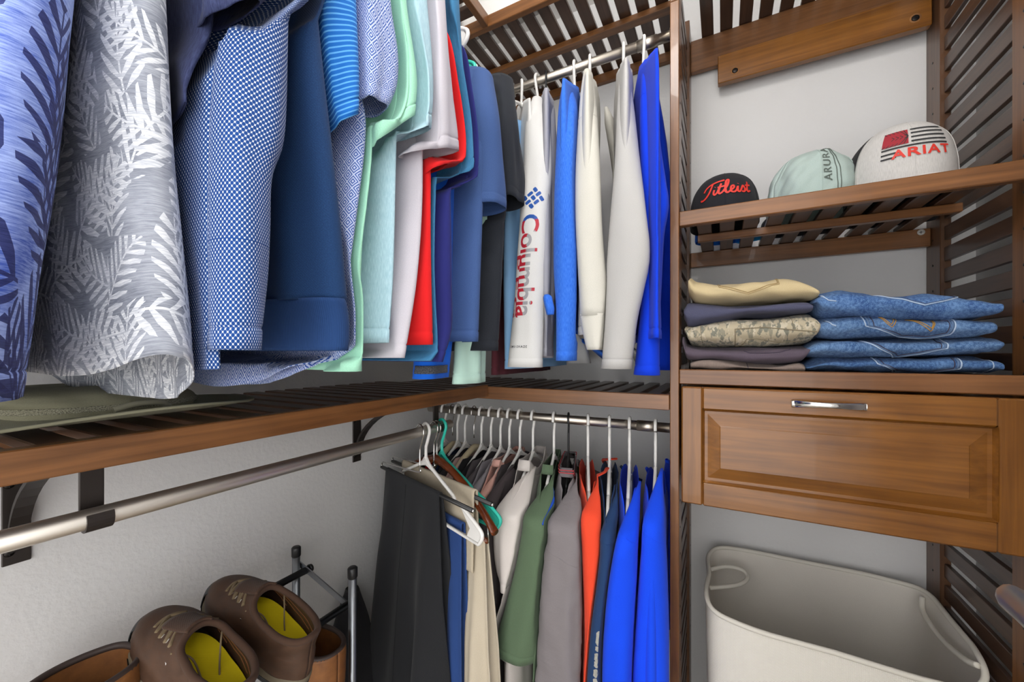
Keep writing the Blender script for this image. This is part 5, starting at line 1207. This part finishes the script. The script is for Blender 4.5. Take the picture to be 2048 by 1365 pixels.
def shoe(label, heel, tilt, yaw, group, seed):
    """heel: world point under the heel; toe points to the wall"""
    hx, hy, hz = heel; ct, st_ = math.cos(tilt), math.sin(tilt); cy_, sy_ = math.cos(yaw), math.sin(yaw)
    def xf(P):
        l, w, z = P[:, 0], P[:, 1], P[:, 2]; l, w, z = l * 1.0, w * 1.02, z * 1.10; X = l * ct - z * st_; Z = l * st_ + z * ct
        return np.stack([hx - X * cy_ - w * sy_, hy - X * sy_ + w * cy_, hz + Z], 1)
    t = thing('hiking_shoe', label, 'shoe', heel, group)
    Lf = lambda st, **k: Loft(st, (1, 0), xf=xf, **k)
    foot = dict(e=2.5)
    def shape(Lo):                                # asymmetric footprint: narrow heel, wide ball
        def g(P):
            l = P[:, 0]; k = np.interp(l, [-0.02, 0.03, 0.10, 0.20, 0.27, 0.31], [0.80, 0.82, 0.84, 1.05, 1.0, 0.85]); P = P.copy(); P[:, 1] *= k; return xf(P)
        Lo.xf = g; return Lo
    so = shape(Lf([(0.148, 0, 0.0, 0.142, 0.046), (0.148, 0, 0.004, 0.150, 0.050), (0.148, 0, 0.014, 0.152, 0.052)], **foot)); so.obj('outsole', RUB, t, 56, 6, solid=0, caps=(True, True))
    ms = shape(Lf([(0.146, 0, 0.014, 0.150, 0.051), (0.145, 0, 0.022, 0.150, 0.052), (0.145, 0, 0.030, 0.146, 0.049)], **foot)); ms.obj('midsole', SOLE, t, 56, 6, solid=0, caps=(False, True))
    up = shape(Lf([(0.145, 0, 0.026, 0.145, 0.048), (0.143, 0, 0.042, 0.144, 0.050), (0.136, 0, 0.056, 0.135, 0.050), (0.121, 0, 0.064, 0.118, 0.048), (0.101, 0, 0.075, 0.098, 0.046), (0.085, 0, 0.085, 0.082, 0.044), (0.076, 0, 0.092, 0.073, 0.043)], e=2.3, amp=(0.0008, 0.001), wl=(.03, .08), seed=seed, zf=lambda phi, tt: np.clip((tt - .5) / .5, 0, 1) * (0.012 * np.clip(np.cos(phi), 0, 1) ** 3 + 0.006 * np.clip(-np.cos(phi), 0, 1) ** 4)))
    up.obj('upper', LEA, t, 72, 40, solid=0.0035)
    rim = [Vector(p) for p in up.p(np.linspace(-math.pi, math.pi, 61)[:-1], 1.0, -0.001)]; pipe('padded_collar', rim, 0.0058, PAD, t, 10, closed=True)
    ins = shape(Lf([(0.100, 0, 0.050, 0.096, 0.043), (0.100, 0, 0.052, 0.096, 0.043)], **foot)); ins.obj('insole', YEL, t, 48, 2, solid=0, caps=(True, True))
    toe = shape(Lf([(0.148, 0, 0.012, 0.1505, 0.0515), (0.147, 0, 0.030, 0.149, 0.0515), (0.1435, 0, 0.043, 0.1455, 0.051), (0.136, 0, 0.054, 0.136, 0.050)], **foot)); toe.obj('toe_cap', RUB, t, 28, 10, ph=(-0.62, 0.62), solid=0.002)
    up_p = lambda phi, tt, off=0.001: Vector(up.p([phi], [tt], off)[0])
    for s in (1, -1):
        for (a0, a1, tt) in ((0.35, 1.6, .26), (0.5, 2.2, .40), (0.62, 2.4, .55), (0.25, 0.9, .36)):
            pipe('overlay_seam', [up_p(s * (a0 + (a1 - a0) * k / 10), tt + .10 * math.sin(k / 10 * 3.1), .0006) for k in range(11)], 0.0014, OSEAM, t, 6)
        mp = up.geo(16, 8, t0=.36, t1=.52, ph=(s * 1.15, s * 2.1), off=.0008); make('mesh_inset', mp[0], mp[1], MESH, t, uvs=mp[2])
        for k in range(4):
            c = (0.32 + 0.10 * k) * s * 1.0; tt = .56 + .085 * k
            pipe('lace_loop', [up_p(c + s * .10, tt - .05, .001), up_p(c + s * .02, tt, .0028), up_p(c - s * .08, tt + .02, .003)], 0.0022, REFL, t, 6)
            pipe('reflective_stitch', [up_p(c + s * .42, tt - .10, .0008), up_p(c + s * .24, tt - .07, .0012)], 0.0015, REFL, t, 5)
        lg = up.p(np.array([s * 1.75 + .09 * math.cos(a) for a in np.linspace(0, 6.28, 13)[:-1]]), np.array([.50 + .05 * math.sin(a) for a in np.linspace(0, 6.28, 13)[:-1]]), .0012)
        make('side_badge', lg, [tuple(range(12))], LOGO, t)
        ey = up_p(s * 1.25, .70, .001); pipe('eyelet', [ey, ey + (up_p(s * 1.25, .70, .003) - ey)], [.005, .0035], CHROME, t, 12)
    for k in range(4):
        tt = .56 + .085 * k; c = .34 + .10 * k
        for s in (1, -1): pipe('lace', smoothpath([up_p(s * c, tt, .006), up_p(0, tt + .04, .012), up_p(-s * (c + .08), min(tt + .085, .97), .006)], 6), 0.0031, LACE, t, 8)
    tg = up.geo(14, 10, t0=.62, t1=1.0, ph=(-.5, .5), off=-.006); tgv = tg[0]; make('tongue', tgv + np.array([0, 0, .008]), tg[1], PAD, t, uvs=tg[2], solid=.004)
    for q, s in ((0, 1), (1, -1)):
        a = up_p(s * .9, .92, .005); b = Vector(xf(np.array([[0.075, s * 0.010, 0.044]]))[0]); mid = Vector(xf(np.array([[0.11, s * 0.020, 0.085]]))[0]); e_ = Vector(xf(np.array([[0.03, s * 0.012, 0.050]]))[0])
        pipe('lace_end', smoothpath([a, mid, b, e_], 7), 0.0015, LACE, t, 6)
    for dx in (-.006, .006):
        pipe('heel_stripe', [up_p(math.pi + dx * 14, .55 + .06 * k, .0015) for k in range(8)], 0.0012, REFL, t, 5)
    hl = up.geo(14, 12, t0=.30, t1=.92, ph=(math.pi - .28, math.pi + .28), off=.001); make('heel_tab', hl[0], hl[1], MESH, t, uvs=hl[2])
    return t
GSH = 'pair of brown hiking shoes'
shoe('brown leather hiking shoe with yellow insole, nearer the grey leg of the rack', (-0.668, 0.455, CZ - 0.606), 0.29, 0.02, GSH, 97)
shoe('brown leather hiking shoe with yellow insole and orange badge, nearer the boot', (-0.662, 0.342, CZ - 0.606), 0.29, 0.02, GSH, 98)
def boot(label, c, ztop, zfoot, seed, lean=0.0, a=0.070, b=0.062):
    x, y = c; t = thing('leather_boot', label, 'boot', (x, y, zfoot), 'brown leather boots')
    sh_ = Loft([(x, y, ztop, a, b), (x, y, ztop - 0.03, a * 1.0, b), (x, y, ztop - 0.10, a * .94, b * .92), (x - .004, y, zfoot + 0.11, a * .86, b * .8), (x - .02, y, zfoot + 0.075, a * 1.15, b * .76), (x - .05, y, zfoot + 0.045, a * 1.7, b * .78), (x - .06, y, zfoot + 0.016, a * 1.8, b * .8)], (-1, 0), e=2.2, amp=(.001, .002), wl=(.05, .15), seed=seed)
    sh_.obj('shaft', LEB, t, 48, 40, solid=0.004)
    pipe('top_binding', [Vector(p) for p in sh_.p(np.linspace(-math.pi, math.pi, 61)[:-1], 0, -.001)], 0.0052, plain('dark_leather_binding', '#3a2d28', .6), t, 10, closed=True)
    so = Loft([(x - .06, y, zfoot, a * 1.8, b * .82), (x - .06, y, zfoot + .016, a * 1.85, b * .84)], (-1, 0), e=2.3); so.obj('sole', RUB, t, 40, 3, solid=0, caps=(True, True))
boot('brown leather boot whose dark rimmed opening shows beside the hiking shoes', (-0.868, 0.232), CZ - 0.497, CZ - 0.845, 99, a=0.056, b=0.066)
boot('lower brown leather boot behind the heel of the hiking shoe', (-0.80, 0.575), CZ - 0.640, CZ - 0.845, 100, a=0.075, b=0.045)
# black bag leaning in the corner behind the rack leg
bg = thing('shoulder_bag', 'black fabric bag standing behind the leg of the shoe rack', 'bag', (-0.955, 0.80, 0))
Loft([(-0.955, 0.80, 0.001, 0.055, 0.085), (-0.955, 0.80, 0.02, 0.058, 0.09), (-0.955, 0.80, 0.22, 0.055, 0.085), (-0.955, 0.805, 0.36, 0.045, 0.05), (-0.955, 0.81, 0.48, 0.02, 0.015)], (1, 0), e=2.8, amp=(.002, .004), wl=(.06, .2), seed=101).obj('bag_body', BLK, bg, 40, 30, caps=(True, True), solid=0)
pipe('strap', smoothpath([(-0.97, .81, .44), (-0.97, .815, .48), (-0.955, .815, .485), (-0.94, .815, .48), (-0.94, .81, .44)], 5), 0.005, BLK, bg, 8)
# white blanket stored on the high shelf above the corner
bl = thing('folded_blanket', 'white quilted blanket stored on the high corner shelf', 'blanket', (-0.60, 1.068, CZ + 1.007))
BLM = fabric('white_quilt', '#eceae6', '#f4f2ee', .4, 'nylon')
Loft([(-0.60, 1.068, CZ + 1.0075, .13, .022), (-0.60, 1.068, CZ + 1.02, .14, .026), (-0.60, 1.068, CZ + 1.09, .145, .028), (-0.60, 1.068, CZ + 1.14, .13, .022), (-0.60, 1.068, CZ + 1.15, .10, .01)], (1, 0), e=3.4, amp=(.004, .006), wl=(.04, .12), seed=102, crumple=.002).obj('quilt', BLM, bl, 64, 24, caps=(True, True), solid=0)

# ---------------------------------------------------------------- neighbours on a rod press against each other instead of passing through
def press(things, ax, sign, m=0.0036):
    """walk along the rod from the camera outwards; each garment is held off by the envelope of those before it"""
    o = 1 - ax; U0, U1, Z0, Z1, h = -1.2, 1.5, 0.0, 2.3, 0.012
    nu, nz = int((U1 - U0) / h), int((Z1 - Z0) / h); env = np.full((nu, nz), -9.0)
    for t in things:
        ms = [c for c in t.children if c.type == 'MESH']; W = []
        for c in ms:
            n = len(c.data.vertices); v = np.zeros(n * 3); c.data.vertices.foreach_get('co', v); W.append(v.reshape(-1, 3) + np.array(ORG[c]))
        lo = min((sign * w[:, ax]).min() for w in W)
        for c, w in zip(ms, W):
            y = sign * w[:, ax]; fu = np.clip((w[:, o] - U0) / h - .5, 0, nu - 2); fz = np.clip((w[:, 2] - Z0) / h - .5, 0, nz - 2)
            i, j = fu.astype(int), fz.astype(int); a, b = fu - i, fz - j
            e = env[i, j] * (1 - a) * (1 - b) + env[i + 1, j] * a * (1 - b) + env[i, j + 1] * (1 - a) * b + env[i + 1, j + 1] * a * b
            y2 = np.maximum(y, e + m + 0.10 * (y - lo)); w[:, ax] = sign * y2
            c.data.vertices.foreach_set('co', (w - np.array(ORG[c])).ravel()); c.data.update()
        cur = np.full((nu, nz), -9.0)
        for c, w in zip(ms, W):
            # sample faces densely enough by using edge midpoints as well
            ed = np.zeros(len(c.data.edges) * 2, dtype=int); c.data.edges.foreach_get('vertices', ed); ed = ed.reshape(-1, 2)
            P = np.concatenate([w, (w[ed[:, 0]] + w[ed[:, 1]]) / 2])
            i = np.clip(((P[:, o] - U0) / h).astype(int), 0, nu - 1); j = np.clip(((P[:, 2] - Z0) / h).astype(int), 0, nz - 1)
            np.maximum.at(cur, (i, j), sign * P[:, ax])
        d = cur.copy()
        for di in (-1, 0, 1):
            for dj in (-1, 0, 1): d = np.maximum(d, np.roll(np.roll(cur, di, 0), dj, 1))
        env = np.maximum(env, d)
rl = [q[0] for q in ROWS if q[1] == GL]; late = rl[-2:]; rl = rl[:-2]           # the two long sleeved ones built last hang deeper, clear of the row
press(rl, 1, 1)
press([r[0] for r in sorted((q for q in ROWS if q[1] == GW), key=lambda q: -q[2])], 0, -1)
press([r[0] for r in sorted((q for q in ROWS if q[1] == GB and 'mid grey' not in q[0]['label']), key=lambda q: -q[2])], 0, -1)
